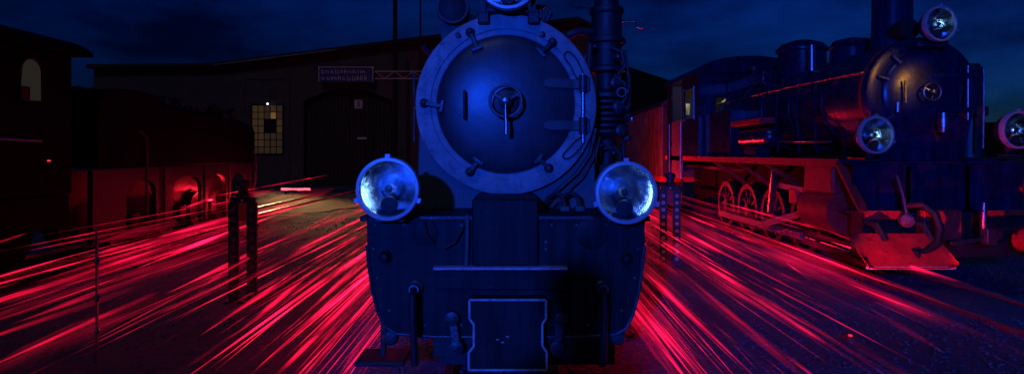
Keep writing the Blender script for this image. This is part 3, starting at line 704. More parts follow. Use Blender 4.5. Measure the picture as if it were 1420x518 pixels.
MB().lathe([(.014, 0), (.02, .02), (.014, .04)], N(876, 168, PY), (0, 0, 1), 12).build('drain_cock', 'steel', loco)
for q in ([(812, 78), (806, 92), (812, 108), (824, 112)], [(852, 104), (866, 116), (868, 136), (858, 148)], [(846, 66), (862, 72), (866, 92), (856, 104)], [(826, 196), (838, 206), (852, 204), (860, 214), (858, 240)]):
    MB().tube([N(px, py, .90) for px, py in q], .014, 10).build('pump_pipe', 'iron', loco)
for px, py, r_ in ((856, 80, .03), (868, 150, .026), (812, 130, .03), (824, 66, .024), (850, 212, .028)):
    p = N(px, py, .88); MB().lathe([(r_, .05), (r_ * 1.1, 0), (r_ * .6, -.02), (r_ * .5, -.06), (.001, -.065)], p, (0, 1, 0), 12).build('union_nut', 'iron', loco)
MB().torus(N(862, 128, .86), (.2, 1, 0), .035, .007, 20, 6).build('valve_wheel', 'iron', loco)
# chimney, dome, tanks, cab, wheels behind
MB().lathe([(.22, 2.45), (.19, 2.6), (.17, 2.8), (.19, 3.3), (.24, 3.36), (.24, 3.44), (.19, 3.46)], (0, 1.05, 0), (0, 0, 1), 36).build('chimney', 'black', loco)
MB().lathe([(.30, 2.4), (.30, 2.75), (.24, 2.92), (.10, 2.99), (.001, 3.0)], (0, 2.9, 0), (0, 0, 1), 32).build('dome', 'black', loco)
MB().span(-.93, .93, 5.61, 7.3, .9, 2.75).build('cab', 'black', loco)
MB().prism([(-.98, 2.76), (.98, 2.76)] + [(.98 * math.cos(R(a)), 2.76 + .26 * math.sin(R(a))) for a in range(15, 180, 15)], 5.5, 7.4).build('cab_roof', 'black', loco)
wsrc = None
for ly in (1.5, 2.6, 3.7, 4.8):
    for s in (-1, 1):
        w = MB(); w.lathe([(.06, -.05), (.30, -.03), (.32, -.05), (.40, -.05), (.40, .04), (.43, .045), (.43, .06), (.30, .06), (.06, .06)], (0, 0, 0), (-s, 0, 0), 36)
        w = w.build('wheel', 'iron', loco); w.location = (s * .40, ly, .43)
    MB().cyl((-.4, ly, .43), (.4, ly, .43), .06).build('axle', 'iron', loco)
for s in (-1, 1):
    MB().span(s * .3 - .02, s * .3 + .02, .5, 5.6, .45, 1.10).build('main_frame', 'black', loco)
    MB().cyl((s * .72, .85, .55), (s * .72, 1.6, .55), .22, n=28).build('cylinder', 'black', loco)
    MB().bar((s * .56, 1.5, .40), (s * .56, 4.8, .40), .05, .10).build('coupling_rod', 'steel', loco)

# ================================================================== LOCOMOTIVE WITH THE RED PLOUGH
QX, QY = 4.89, 6.3
lo2 = empty('steam_locomotive', (QX, QY, 0))
tag(lo2, 'glossy black steam locomotive with red plough, red frame edge and three headlights', 'locomotive')
def K(px, py, wy):
    x, y, z = at(px, py, wy); return Vector((x - QX, wy - QY, z))
C2 = 2.26
MB().shell([(.60, .86), (.64, .9), (.655, .92), (.655, 1.9), (.63, 1.91), (.63, 6.2)], (0, 0, C2), (0, 1, 0), 64).build('boiler', 'loco2', lo2)
MB().shell([(.50, .875), (.50, .855), (.60, .845), (.665, .86), (.672, .89), (.672, .95), (.65, .96)], (0, 0, C2), (0, 1, 0), 64).build('smokebox_ring', 'loco2', lo2)
d2 = MB().shell([(.50, .875)] + [(.498 * math.cos(R(a)), .865 - .10 * math.sin(R(a))) for a in range(5, 90, 9)] + [(.001, .765)], (0, 0, C2), (0, 1, 0), 64).build('smokebox_door', 'loco2', lo2)
hw = MB(); c = Vector((0, .69, C2)); hw.torus(c, (0, 1, 0), .10, .011, 36, 8)
for a in (30, 150, 270): hw.bar(c, c + Vector((math.cos(R(a)) * .1, .01, math.sin(R(a)) * .1)), .02, .014)
hw.lathe([(.03, .10), (.04, 0), (.02, -.04), (.001, -.042)], c, (0, 1, 0), 16); hw.build('handwheel', 'steel', d2)
for z in (-.2, .2): MB().box((.28, .77, C2 + z), (.42, .03, .06)).build('hinge_strap', 'loco2', d2, bevel=.006)
MB().cyl((.50, .80, C2 - .32), (.50, .80, C2 + .32), .016, n=12).build('hinge_pin', 'steel', lo2)
MB().bar((-.28, .74, C2 - .12), (-.28, .74, C2 + .14), .02, .02).build('grab_handle', 'steel', d2)
for a in (20, 75, 130, 160, 215, 285, 330):
    m = MB(); m.bar((math.cos(R(a)) * .58, .83, C2 + math.sin(R(a)) * .58), (math.cos(R(a)) * .45, .80, C2 + math.sin(R(a)) * .45), .04, .035); m.build('clamp', 'iron', lo2, bevel=.005)
for y in (.98, 1.9, 2.9, 3.9, 4.9, 5.8): MB().shell([(.64, y), (.668, y + .003), (.668, y + .057), (.64, y + .06)], (0, 0, C2), (0, 1, 0), 64).build('boiler_band', 'loco2' if y > 1 else 'redpaint', lo2)
# chimney, domes, sand box, whistle, safety valves
MB().lathe([(.30, 2.80), (.25, 2.95), (.235, 3.1), (.225, 3.75), (.27, 3.8), (.27, 3.88), (.2, 3.9)], (0, 1.43, 0), (0, 0, 1), 36).build('chimney', 'loco2', lo2)
MB().lathe([(.40, 2.75), (.38, 2.88), (.37, 3.22), (.41, 3.24), (.41, 3.27), (.33, 3.36), (.15, 3.42), (.001, 3.43)], (-.04, 3.75, 0), (0, 0, 1), 36).build('steam_dome', 'loco2', lo2)
MB().lathe([(.30, 2.75), (.28, 3.05), (.30, 3.07), (.24, 3.16), (.001, 3.22)], (0, 2.35, 0), (0, 0, 1), 32).build('sand_box', 'loco2', lo2)
MB().cyl((-.30, 2.9, 2.80), (-.30, 2.9, 3.2), .055, n=16).build('pop_valve', 'steel', lo2)
MB().lathe([(.05, 3.0), (.05, 3.15), (.09, 3.17), (.09, 3.25), (.03, 3.28)], (-.1, 5.6, 0), (0, 0, 1), 16).build('safety_valve', 'iron', lo2)
MB().span(-.42, .42, 4.5, 6.2, 2.75, 3.05).build('turret_casing', 'loco2', lo2, bevel=.06)
MB().tube([(-.66, .95, 2.52), (-.70, 2.5, 2.54), (-.70, 4.5, 2.54), (-.68, 6.2, 2.54)], .016, 8).build('handrail', 'steel', lo2)
for y in (1.3, 2.6, 3.9, 5.2): MB().cyl((-.60, y, 2.5), (-.70, y, 2.54), .012, n=8).build('rail_post', 'steel', lo2)
for y in (2.2, 2.7, 3.4): MB().tube([(-.40, y + .1, 2.80), (-.62, y, 2.45), (-.67, y - .1, 2.1), (-.70, y - .25, 1.55)], .018, 8).build('sand_pipe', 'loco2', lo2)
MB().tube([(-.70, 1.6, 1.7), (-.72, 2.6, 1.72), (-.72, 4.4, 1.75), (-.7, 6.1, 2.0)], .02, 8).build('feed_pipe', 'steel', lo2)
# reservoir and valve gear bits on the running plate
MB().lathe([(.001, -.04), (.10, -.02), (.15, .03), (.15, 1.1), (.1, 1.14), (.001, 1.15)], (-.80, 3.1, 1.80), (0, 1, 0), 28).build('air_reservoir', 'loco2', lo2)
MB().span(-.95, -.72, 3.4, 3.9, 1.48, 1.66).build('reservoir_stand', 'loco2', lo2)
MB().span(-.92, -.66, 3.35, 4.6, 2.02, 2.12).build('red_box', 'redpaint', lo2, bevel=.01)
MB().span(-.90, -.60, 4.7, 6.1, 1.48, 2.35).build('side_tank', 'loco2', lo2, bevel=.02)
# running plate with red edge, sloping at the front down to the beam
for s in (-1, 1):
    MB().span(min(s * .6, s * .98), max(s * .6, s * .98), .86, 6.2, 1.44, 1.475).build('running_plate', 'loco2', lo2)
    MB().span(min(s * .985, s * 1.01), max(s * .985, s * 1.01), .86, 8.9, 1.38, 1.48).build('edge_beam', 'redpaint', lo2)
    MB().bar((s * .99, .86, 1.43), (s * .99, .36, .90), .10, .035).build('edge_slope', 'redpaint', lo2)
MB().span(-1.0, 1.0, .34, .86, .86, .89).build('front_footplate', 'loco2', lo2)
MB().prism([(-.97, .9), (.97, .9), (.97, 1.42), (-.97, 1.42)], .60, .63).build('front_apron', 'loco2', lo2)
MB().span(-.97, .97, .58, .9, 1.425, 1.455).build('lamp_shelf', 'loco2', lo2)
MB().prism([(-.5, 1.46), (.5, 1.46), (.60, 1.95), (-.60, 1.95)], .88, 1.6).build('saddle', 'loco2', lo2)
# red beam, plough, coupling gear
MB().span(-1.0, -.58, .30, .36, .82, .92).build('beam', 'redpaint', lo2, bevel=.008)
MB().span(-.42, .0, .22, .36, .60, .93).build('coupling_bracket', 'redpaint', lo2, bevel=.015)
MB().span(.30, 1.0, .30, .36, .86, .92).build('beam', 'redpaint', lo2, bevel=.008)
MB().span(-1.0, 1.0, .37, .60, .40, .86).build('beam_back', 'black', lo2)
MB().span(.78, .92, .25, .37, .78, .855).build('beam_bracket', 'redpaint', lo2, bevel=.01)
pg = MB(); n = 14; k = 0
prof = [(-.05, .70), (-.12, .62), (-.20, .52), (-.30, .42), (-.34, .38)]
xs = [-1.30, -1.27, -1.19, -1.04, -.84, -.64, -.48, -.40, -.36]
for side in (0, .02):
    for i, x in enumerate(xs):
        e = 1 - (.35 if i in (0, len(xs) - 1) else .1 if i in (1, len(xs) - 2) else 0)
        for (y, z) in prof: pg.v.append((x, y * 1.0 + .12 + side, .54 + (z - .54) * e - side * .4))
m_ = len(prof); tot = len(xs) * m_
for i in range(len(xs) - 1):
    for j in range(m_ - 1):
        a = i * m_ + j; pg.f.append([a, a + 1, a + 1 + m_, a + m_]); pg.f.append([tot + a, tot + a + m_, tot + a + 1 + m_, tot + a + 1])
for i in range(len(xs) - 1):
    for j in (0, m_ - 1):
        a = i * m_ + j; pg.f.append([a, a + m_, tot + a + m_, tot + a])
for j in range(m_ - 1):
    for i in (0, len(xs) - 1):
        a = i * m_ + j; pg.f.append([a, tot + a, tot + a + 1, a + 1])
pg.build('plough', 'redpaint', lo2, angle=60)
MB().bar((-1.29, -.195, .385), (-.38, -.195, .385), .02, .03).build('plough_highlight', 'line', lo2)  # pale strip stands in for the blue lamp's highlight
MB().tube([(-1.0, .3, .80), (-.98, .15, .78), (-.97, .02, .62)], .04, 8).build('plough_strut', 'iron', lo2)
MB().tube([(-.50, .3, .80), (-.48, .15, .78), (-.47, .02, .62)], .04, 8).build('plough_strut', 'iron', lo2)
MB().lathe([(.11, 0), (.13, .1), (.13, .22), (.09, .26), (.001, .27)], (.62, -.05, .62), (0, 1, 0), 24).build('draw_buffer', 'redpaint', lo2)
MB().tube([(-.62, .25, .98), (-.50, .12, 1.0), (-.42, .04, .9), (-.40, 0, .75), (-.46, -.03, .6), (-.60, -.05, .52), (-.72, -.05, .50)], .042, 12).build('brake_hose', 'rubber', lo2)
MB().lathe([(.07, .06), (.08, 0), (.05, -.04), (.001, -.05)], (-.62, .18, .82), (0, 1, 0), 18).build('hose_coupling', 'grime', lo2)
MB().tube([(-.66, .3, 1.30), (-.645, .22, 1.1), (-.62, .2, .9)], .022, 10).build('hose_pipe', 'iron', lo2)
MB().torus((-.72, -.05, .48), (1, .2, 0), .06, .022, 20, 8).build('hose_end', 'rubber', lo2)
m = MB(); m.bar((-.28, .0, .60), (.05, -.02, .66), .04, .04); m.build('coupling_bar', 'steel', lo2)
MB().box((.10, -.02, .68), (.12, .10, .18)).build('coupling_block', 'iron', lo2, bevel=.015)
MB().lathe([(.03, 0), (.04, .03), (.02, .28)], (.06, .0, .75), (0, 0, 1), 12).build('coupling_pin', 'steel', lo2)
MB().box((.22, .1, .68), (.14, .16, .10)).build('hook', 'redpaint', lo2, bevel=.02)
# headlights
h1 = headlight(lo2, K(1215, 187, 6.72), .215, disc='redpaint', post=.28); h1.rotation_euler.z = R(6)
h2 = headlight(lo2, K(1412, 180, 6.72), .215, disc='redpaint', post=.28); h2.rotation_euler.z = R(6)
h3 = headlight(lo2, K(1304, 33, 6.8), .205, disc='iron'); h3.rotation_euler.z = R(6)
MB().span(-.22, .14, .62, .95, 2.78, 2.84).build('lamp_shelf', 'loco2', lo2)
MB().prism([(-.2, 2.79), (.12, 2.79), (.16, 2.5), (-.24, 2.5)], .93, .96).build('lamp_shelf_web', 'loco2', lo2)
MB().lathe([(.12, 0), (.12, .3), (.08, .33)], K(1262, 40, 7.3), (0, 1, 0), 24).build('turbo_generator', 'black', lo2)
MB().tube([K(1364, 95, 6.9), K(1364, 150, 6.9), K(1363, 205, 6.9)], .014, 8).build('front_handrail', 'steel', lo2)
MB().cyl(K(1245, 142, 7.0), K(1245, 155, 7.0), .02, n=10).build('knob', 'steel', lo2)
MB().lathe([(.05, -.1), (.06, 0), (.05, .12), (.001, .14)], K(1308, 171, 6.9), (0, 0, 1), 14).build('lubricator', 'steel', lo2)
MB().lathe([(.15, 1.5), (.15, 2.0), (.19, 2.02), (.19, 2.12), (.13, 2.14), (.13, 2.55), (.16, 2.57), (.1, 2.66), (.001, 2.68)], (.86, 1.25, 0), (0, 0, 1), 24).build('air_pump', 'iron', lo2)
# cylinders, wheels, rods, frame
for s in (-1, 1):
    MB().cyl((s * .80, 1.0, .82), (s * .80, 1.75, .82), .27, n=32).build('cylinder', 'redpaint' if s < 0 else 'black', lo2)  # left one red: the red light on it is put into the paint
    MB().span(s * .80 - .19, s * .80 + .19, 1.02, 1.74, 1.04, 1.40).build('valve_chest', 'redpaint' if s < 0 else 'black', lo2, bevel=.03)  # same red light painted into the left chest
    MB().span(s * .34 - .025, s * .34 + .025, .6, 8.6, .55, 1.40).build('main_frame', 'loco3', lo2)
    for y in (2.7, 3.8, 4.9, 6.0):
        w = MB(); w.shell([(.38, -.05), (.43, -.05), (.47, -.05), (.47, .04), (.50, .045), (.50, .06), (.38, .06), (.38, -.05)], (0, 0, 0), (-s, 0, 0), 40)
        w = w.build('wheel', 'black', lo2); w.location = (s * .46, y, .50)
        for i in range(10):
            a = 2 * math.pi * i / 10
            b = MB().bar((0, math.cos(a) * .08, math.sin(a) * .08), (0, math.cos(a) * .40, math.sin(a) * .40), .03, .05).build('spoke', 'black', w)
        MB().cyl((-.07, 0, 0), (.07, 0, 0), .10, n=20).build('hub', 'black', w)
        MB().cyl((-.02 + s * .08, 0, -.2), (.02 + s * .12, 0, -.2), .05, n=14).build('crank_pin', 'steel', w)
    MB().bar((s * .60, 2.6, .32), (s * .60, 6.1, .32), .05, .11).build('coupling_rod', 'grime', lo2)
    MB().bar((s * .70, 1.75, .82), (s * .70, 3.8, .34), .05, .10).build('main_rod', 'grime', lo2)
    MB().bar((s * .74, 1.8, 1.02), (s * .74, 3.0, 1.05), .06, .08).build('slide_bar', 'grime', lo2)
    MB().box((s * .72, 2.5, .92), (.12, .26, .22)).build('crosshead', 'redpaint', lo2, bevel=.02)
    MB().bar((s * .78, 3.1, 1.3), (s * .78, 3.25, .6), .05, .09).build('expansion_link', 'steel', lo2)
    for y in (3.0, 4.2, 5.4): MB().bar((s * .95, y, 1.38), (s * .36, y, 1.0), .06, .05).build('plate_bracket', 'redpaint', lo2)
for y in (2.7, 3.8, 4.9, 6.0): MB().cyl((-.46, y, .50), (.46, y, .50), .07, n=14).build('axle', 'iron', lo2)
# cab
def wall_x(poly, x, name, mat, th=.03): return MB().prismx(poly, x, x + th).build(name, mat, lo2)
cy0, cy1, cz0, cz1 = 6.2, 8.7, 1.48, 3.20
wy0, wy1 = 6.55, 7.25                                  # side window opening, doorway behind it
for s in (-1, 1):
    x = -1.01 if s < 0 else .98
    MB().prismx([(cy0, cz0), (wy0, cz0), (wy0, cz1), (cy0, cz1)], x, x + .03).build('cab_side', 'loco2', lo2)
    MB().prismx([(wy0, cz0), (wy1, cz0), (wy1, 2.30), (wy0, 2.30)], x, x + .03).build('cab_side', 'loco2', lo2)
    MB().prismx([(wy0, 2.95), (wy1, 2.95), (wy1, cz1), (wy0, cz1)], x, x + .03).build('cab_side', 'loco2', lo2)
    MB().prismx([(wy1, cz0), (wy1 + .15, cz0), (wy1 + .15, cz1), (wy1, cz1)], x, x + .03).build('cab_side', 'loco2', lo2)
    MB().prismx([(8.3, .95), (8.7, .95), (8.7, cz1), (8.3, cz1)], x, x + .03).build('cab_side', 'loco2', lo2)
    MB().prismx([(wy1 + .15, .95), (8.3, .95), (8.3, 2.30), (wy1 + .15, 2.30)], x, x + .03).build('cab_door', 'grime' if s < 0 else 'loco2', lo2)
    for y in (wy1 + .1, 8.32): MB().tube([(x - .05 * -s if s > 0 else x - .05, y, 1.0), (x - .05 if s < 0 else x + .08, y, 1.9), (x - .05 if s < 0 else x + .08, y, 2.25)], .016, 8).build('cab_handrail', 'steel', lo2)
    for z in (.35, .65): MB().span(min(x, x + s * .2), max(x, x + s * .2), 7.45, 8.2, z, z + .03).build('step', 'iron', lo2)
    for y in (7.43, 8.2): MB().span(x - .01, x + .04, y, y + .03, .33, .95).build('step_hanger', 'iron', lo2)
    for (a0, a1, b0, b1) in ((wy0 - .03, wy0, 2.27, 2.98), (wy1, wy1 + .03, 2.27, 2.98)):
        MB().span(x - .012, x + .042, a0, a1, b0, b1).build('window_frame', 'steel' if s < 0 else 'iron', lo2)
MB().prism([(-.98, 1.48), (-.64, 1.48), (-.64, 3.2), (-.98, 3.2)], cy0, cy0 + .03).build('cab_front', 'loco2', lo2)
MB().prism([(.64, 1.48), (.98, 1.48), (.98, 3.2), (.64, 3.2)], cy0, cy0 + .03).build('cab_front', 'loco2', lo2)
MB().prism([(-.64, 2.7), (.64, 2.7), (.64, 3.2), (-.64, 3.2)], cy0, cy0 + .03).build('cab_front', 'loco2', lo2)
MB().prism([(-.98, .95), (.98, .95), (.98, 3.2), (-.98, 3.2)], 8.67, 8.7).build('cab_rear', 'wall', lo2)
MB().prism([(1.08 * math.cos(R(a)), 3.2 + .34 * math.sin(R(a))) for a in range(0, 181, 12)], 6.0, 8.9).build('cab_roof', 'loco2', lo2)
MB().span(-.97, .97, 6.25, 8.65, 1.40, 1.46).build('cab_floor', 'black', lo2)
MB().lathe([(.10, -.07), (.12, 0), (.001, .02)], (-.2, 7.6, 3.1), (0, 0, 1), 14).build('cab_lamp', glow('cab_lamp_glass', (1.0, .9, .35), 2.0), lo2)
for (y, z, sx, sz, mt) in ((8.64, 2.62, .16, .30, 'steel'), (8.63, 2.3, .25, .12, 'line')): MB().box((-.55, y, z), (sx, .04, sz)).build('cab_fitting', mt, lo2)
point('cab_lamp_light', (QX - .35, QY + 7.5, 2.95), 5, (1.0, .85, .30), .06)

# wagon coupled behind it
wg = empty('goods_wagon', (4.89, 15.6, 0)); tag(wg, 'dark goods wagon coupled behind the cab of the red-ploughed locomotive', 'wagon')
nb = 16
for i in range(nb): MB().span(-1.0, -.96, .02 + i * .36, .37 + i * .36, .95, 2.75).build('plank', 'oldwood', wg)
MB().span(-.955, .99, .02, 5.8, .95, 2.75).build('body', 'wood', wg)
MB().prism([(1.05 * math.cos(R(a)), 2.76 + .3 * math.sin(R(a))) for a in range(0, 181, 15)], -.05, 5.9).build('roof', 'roof', wg)
MB().span(-1.02, 1.02, 0, 5.82, .80, .945).build('underframe', 'redpaint', wg)
for y in (1.2, 4.6):
    for s in (-1, 1):
        w = MB().lathe([(.06, -.05), (.32, -.03), (.36, -.05), (.36, .05), (.39, .06), (.06, .06)], (0, 0, 0), (-s, 0, 0), 30).build('wheel', 'iron', wg); w.location = (s * .42, y, .39)
        MB().box((s * .62, y, .5), (.2, .26, .3)).build('axle_box', 'redpaint', wg, bevel=.02)

# ================================================================== BLACK LOCOMOTIVE CAB AND TENDER ON THE FAR LEFT
lc = empty('steam_locomotive', (-6.95, 6.4, 0)); tag(lc, 'black locomotive cab at the left edge with a dim arched window', 'locomotive')
MB().span(-1.0, .95, 0.0, 1.8, 1.0, 2.86).build('cab', 'loco3', lc, bevel=.03)
MB().prism([(1.12 * math.cos(R(a)), 2.88 + .30 * math.sin(R(a))) for a in range(0, 181, 12)], -.15, 1.98).build('cab_roof', 'loco3', lc)
y0, y1 = at(27, 0, 1)[0], at(57, 0, 1)[0]
wa, wb = -6.0 / y0 - 6.4, -6.0 / y1 - 6.4
zt, zb = 2.62, 2.20
wp = [(wa, zb), (wb, zb), (wb, zt - .05)] + [((wa + wb) / 2 + (wb - wa) / 2 * math.cos(R(a)), zt - .05 + .16 * math.sin(R(a))) for a in range(15, 180, 15)] + [(wa, zt - .05)]
wn_ = MB().prismx(wp, .951, .958).build('cab_window', glow('dim_cab_glass', (1.0, .85, .7), .017), lc)
MB().tube([(.962, y, z) for y, z in wp], .018, 8, True).build('window_frame', 'black', wn_)
MB().box((.965, (wa + wb) / 2 - .10, zb + .08), (.012, .14, .18)).build('seat_back', 'black', wn_)
MB().span(-1.0, 1.0, -3.2, 0, .98, 1.06).build('running_plate', 'loco3', lc)
MB().cyl((0, -3.2, 2.1), (0, 0, 2.1), .62, n=40).build('boiler', 'loco3', lc)
MB().tube([(1.0, -.6, 1.72), (1.0, .4, 1.72), (1.0, 1.2, 1.70)], .016, 8).build('handrail', 'steel', lc)
for y in (.2, .5): MB().lathe([(.03, -.03), (.04, 0), (.02, .04)], (1.0, y, 1.64), (0, 0, 1), 12).build('grease_cup', 'steel', lc)
for y in (.3, 1.3):
    for s in (-1, 1): MB().lathe([(.06, -.05), (.42, -.05), (.42, .05), (.45, .06), (.06, .06)], (s * .42, y, .45), (-s, 0, 0), 30).build('wheel', 'loco3', lc)
MB().span(-.9, .9, -.2, 1.8, .55, .98).build('frame', 'loco3', lc)
MB().lathe([(.012, 0), (.012, .03), (.008, .035)], (.96, 1.35, 1.45), (1, 0, 0), 12).build('tail_light', glow('tail_light_glass', (1, .04, .05), .9), lc)

td = empty('tender', (-6.95, 8.7, 0)); tag(td, 'low black coal tender with arched underframe lit red from behind', 'tender')
ty1 = 5.35
MB().prismx([(0, 1.32), (ty1, 1.32), (ty1, 2.02), (ty1 - .12, 2.18), (ty1 - .9, 2.28), (1.6, 2.36), (1.5, 2.52), (.9, 2.56), (.2, 2.5), (0, 2.3)], -1.0, .95).build('tank', 'loco3', td, bevel=.04)
mbc = MB(); rr = random.Random(2)
for i in range(120):
    a = .08 * rr.uniform(.5, 1.2); mbc.box((rr.uniform(-.8, .75), rr.uniform(.3, ty1 - .5), 2.40 + rr.uniform(-.05, .13)), (a * 2, a * 1.7, a * 1.5), Matrix.Rotation(rr.uniform(0, 3), 3, Vector((rr.random(), rr.random(), 1)).normalized()))
tag(mbc.build('coal', 'black', td), kind='stuff')
# underframe: a comb plate with arched openings
pol = [(0, 1.30), (0, .25), (.06, .25)]
ops = [(.75, 1.55), (2.05, 3.05), (3.3, 4.05), (4.3, 5.1)]
pol = [(0, 1.30), (0, .22)]
for a, b in ops:
    h = 1.12
    pol += [(a, .22), (a, h - .22)] + [((a + b) / 2 - (b - a) / 2 * math.cos(R(t)), h - .22 + .22 * math.sin(R(t))) for t in range(20, 180, 20)] + [(b, h - .22), (b, .22)]
pol += [(ty1, .22), (ty1, 1.30)]
MB().prismx(pol, .80, .88).build('side_frame', 'iron', td)
MB().span(.3, .34, .05, ty1, .2, 1.28).build('inner_frame', 'iron', td)
for y in (1.15, 2.55, 3.7, 4.7):
    for s in (-1, 1): MB().lathe([(.06, -.05), (.34, -.04), (.36, -.05), (.36, .05), (.40, .06), (.06, .06)], (s * .44, y, .40), (-s, 0, 0), 30).build('wheel', 'iron', td)
    MB().box((.72, y, .45), (.14, .22, .26)).build('axle_box', 'iron', td, bevel=.02)
MB().tube([(.98, .9, 1.9), (1.0, 1.0, 1.86), (1.02, 1.05, 1.78), (1.02, 1.06, 1.3), (1.02, 1.06, .5)], .022, 8).build('side_pipe', 'sheet', td)
MB().tube([(.95, 5.2, 1.6), (.98, 5.3, 1.5), (.98, 5.3, .9), (.9, 5.25, .5)], .018, 8).build('side_pipe', 'sheet', td)
for y in (1.8, 3.17, 4.18, 5.2): MB().bar((.89, y, .25), (.89, y, 1.28), .05, .03).build('stiffener', 'sheet', td)

# ================================================================== YARD THINGS
def riveted_post(px, py, label, rz, washer):
    y = CAMZ * F / (py - HY); x = at(px, 0, y)[0]
    p = empty('riveted_post', (x, y, -.04), rz); tag(p, label, 'post', 'riveted twin-bar posts beside the middle track')
    for s in (-1, 1):
        b = MB().span(s * .093 - .054, s * .093 + .054, -.02, .02, 0, 1.06).build('bar', 'iron', p, bevel=.004)
        for i in range(10):
            z = .08 + i * .10
            MB().torus((s * .095, -.023, z), (0, 1, 0), .017, .006, 14, 6).build('washer', washer, b)
            MB().lathe([(.011, 0), (.009, -.008), (.001, -.01)], (s * .095, -.02, z), (0, 1, 0), 8).build('rivet', 'iron', b)
    MB().span(-.13, .13, -.03, .03, 1.061, 1.12).build('cross_head', 'iron', p, bevel=.01)
    MB().span(-.045, .045, -.018, .018, .86, 1.05).build('spacer', 'redpaint', p)
    MB().lathe([(.07, 1.12), (.075, 1.15), (.05, 1.17), (.05, 1.22), (.075, 1.24), (.075, 1.29), (.03, 1.31), (.001, 1.31)], (0, 0, 0), (0, 0, 1), 20).build('cap', 'iron', p)
    MB().lathe([(.012, 0), (.012, -.01), (.001, -.016)], (0, -.03, 1.09), (0, 1, 0), 10).build('indicator', 'numplate', p)
    MB().box((0, 0, .01), (.34, .16, .03)).build('foot_plate', 'iron', p)
riveted_post(337, 413, 'dark riveted twin-bar post in the red glow before the tender', .12, 'grime')
riveted_post(929, 362, 'blue-lit riveted twin-bar post with pale washers right of the headlight', -.10, 'numplate')
for (px, py, h, lab) in ((134, 494, 1.0, 'thin upright steel rod nearest the camera on the gravel'), (205, 330, 1.0, 'thin upright steel rod standing in front of the tender')):
    y = CAMZ * F / (py - HY); x = at(px, 0, y)[0]
    p = empty('marker_rod', (x, y, -.05)); tag(p, lab, 'rod', 'marker rods')
    MB().tube([(0, 0, 0), (.004, 0, h * .5), (0, 0, h)], .011, 8).build('shaft', 'steel', p)
    for z in (.25, .5, .78): MB().lathe([(.012, -.03), (.022, 0), (.012, .03)], (.002, 0, h * z), (0, 0, 1), 10).build('collar', 'steel', p)

def added_red_lantern(x, y, z, power, label):  # lanterns added, mostly out of sight, to supply the red light
    p = empty('added_red_lantern', (x, y, -.05)); tag(p, label, 'lantern', 'red lanterns added for their light')
    MB().lathe([(.10, 0), (.11, .03), (.06, .06), (.02, .07), (.02, z - .12)], (0, 0, 0), (0, 0, 1), 20).build('stand', 'iron', p)
    MB().lathe([(.05, z - .12), (.06, z - .06), (.06, z + .02), (.03, z + .05)], (0, 0, 0), (0, 0, 1), 20).build('glass', 'added_red', p)
    MB().lathe([(.075, z + .06), (.05, z + .11), (.001, z + .13)], (0, 0, 0), (0, 0, 1), 20).build('lid', 'iron', p)
    point('added_lantern_light', (x, y, z + .25), power, RED, .05)
added_red_lantern(-1.45, 7.4, .22, 12, 'added red lantern standing left of the middle locomotive behind its front plate')
added_red_lantern(.97, 5.3, .22, 4, 'added red lantern close behind the front plate under the right headlight')
added_red_lantern(1.5, 9.4, .22, 15, 'added red lantern standing farther back right of the middle locomotive')
added_red_lantern(2.7, 14.6, .30, 230, 'added red lantern far back between the two locomotives')
added_red_lantern(-6.42, 12.75, .45, 42, 'added red lantern tucked inside the arched frame of the black tender')
added_red_lantern(-5.60, 13.1, .30, 24, 'added red lantern close beside the far end of the black tender')
mk = empty('added_red_light', (2.9, 5.15, -.06)); tag(mk, 'small red ground light added to brighten the red plough', 'ground light')
MB().lathe([(.06, 0), (.06, .03), (.045, .045)], (0, 0, 0), (0, 0, 1), 18).build('base', 'iron', mk)
MB().lathe([(.018, .046), (.016, .055), (.001, .06)], (0, 0, 0), (0, 0, 1), 16).build('glass', 'added_red', mk)
spot('plough_fill_light', (2.9, 5.15, .06), (4.15, 6.15, .55), 210, RED, 42, .6, .03)  # added spot aimed at the plough to redden it
# yard lamp outside the frame: its orange glow shows as the patch on the far smokebox door
yl = empty('yard_lamp', (6.95, -1.1, -.05)); tag(yl, 'orange yard lamp on a tall post, mirrored in the dark smokebox door', 'lamp')
MB().cyl((0, -.5, 0), (0, -.5, 4.95), .06, .045).build('post', 'iron', yl)
MB().bar((0, -.55, 4.93), (0, .1, 4.93), .05, .05).build('arm', 'iron', yl)
MB().lathe([(.30, 4.70), (.22, 4.82), (.06, 4.92)], (0, 0, 0), (0, 0, 1), 24).build('lamp_shade', 'iron', yl)
spot('yard_lamp_light', (6.95, -1.1, 4.64), (4.62, 7.1, 2.46), 1300, (1.0, .42, .06), 5.5, .9, .16)

# light streaks: glowing red threads running along the yard, parallel to the tracks
def streak(mb, x, z, ya, yb, r, sx=0.0, shells=(1.0,), sz=0.0):
    # nested tapering tubes that share their two tips: bright core, soft edge
    n, sides = 6, 5; k0 = len(mb.v)
    mb.v.append((x, ya, z)); mb.v.append((x + sx, yb, z + sz))
    for q in shells:
        k = len(mb.v)
        for i in range(1, n):
            t = i / n; rr_ = r * q * min(1, 2.4 * t, 1.6 * (1 - t) + .1)
            for j in range(sides):
                th = 2 * math.pi * (j + .5 * q) / sides
                mb.v.append((x + sx * t + math.cos(th) * rr_, ya + (yb - ya) * t, z + sz * t + math.sin(th) * rr_))
        for i in range(n - 2):
            for j in range(sides):
                j2 = (j + 1) % sides
                mb.f.append([k + i * sides + j, k + (i + 1) * sides + j, k + (i + 1) * sides + j2, k + i * sides + j2])
        for j in range(sides):
            j2 = (j + 1) % sides
            mb.f.append([k0, k + j, k + j2]); e = k + (n - 2) * sides; mb.f.append([k0 + 1, e + j2, e + j])
rs = random.Random(21)
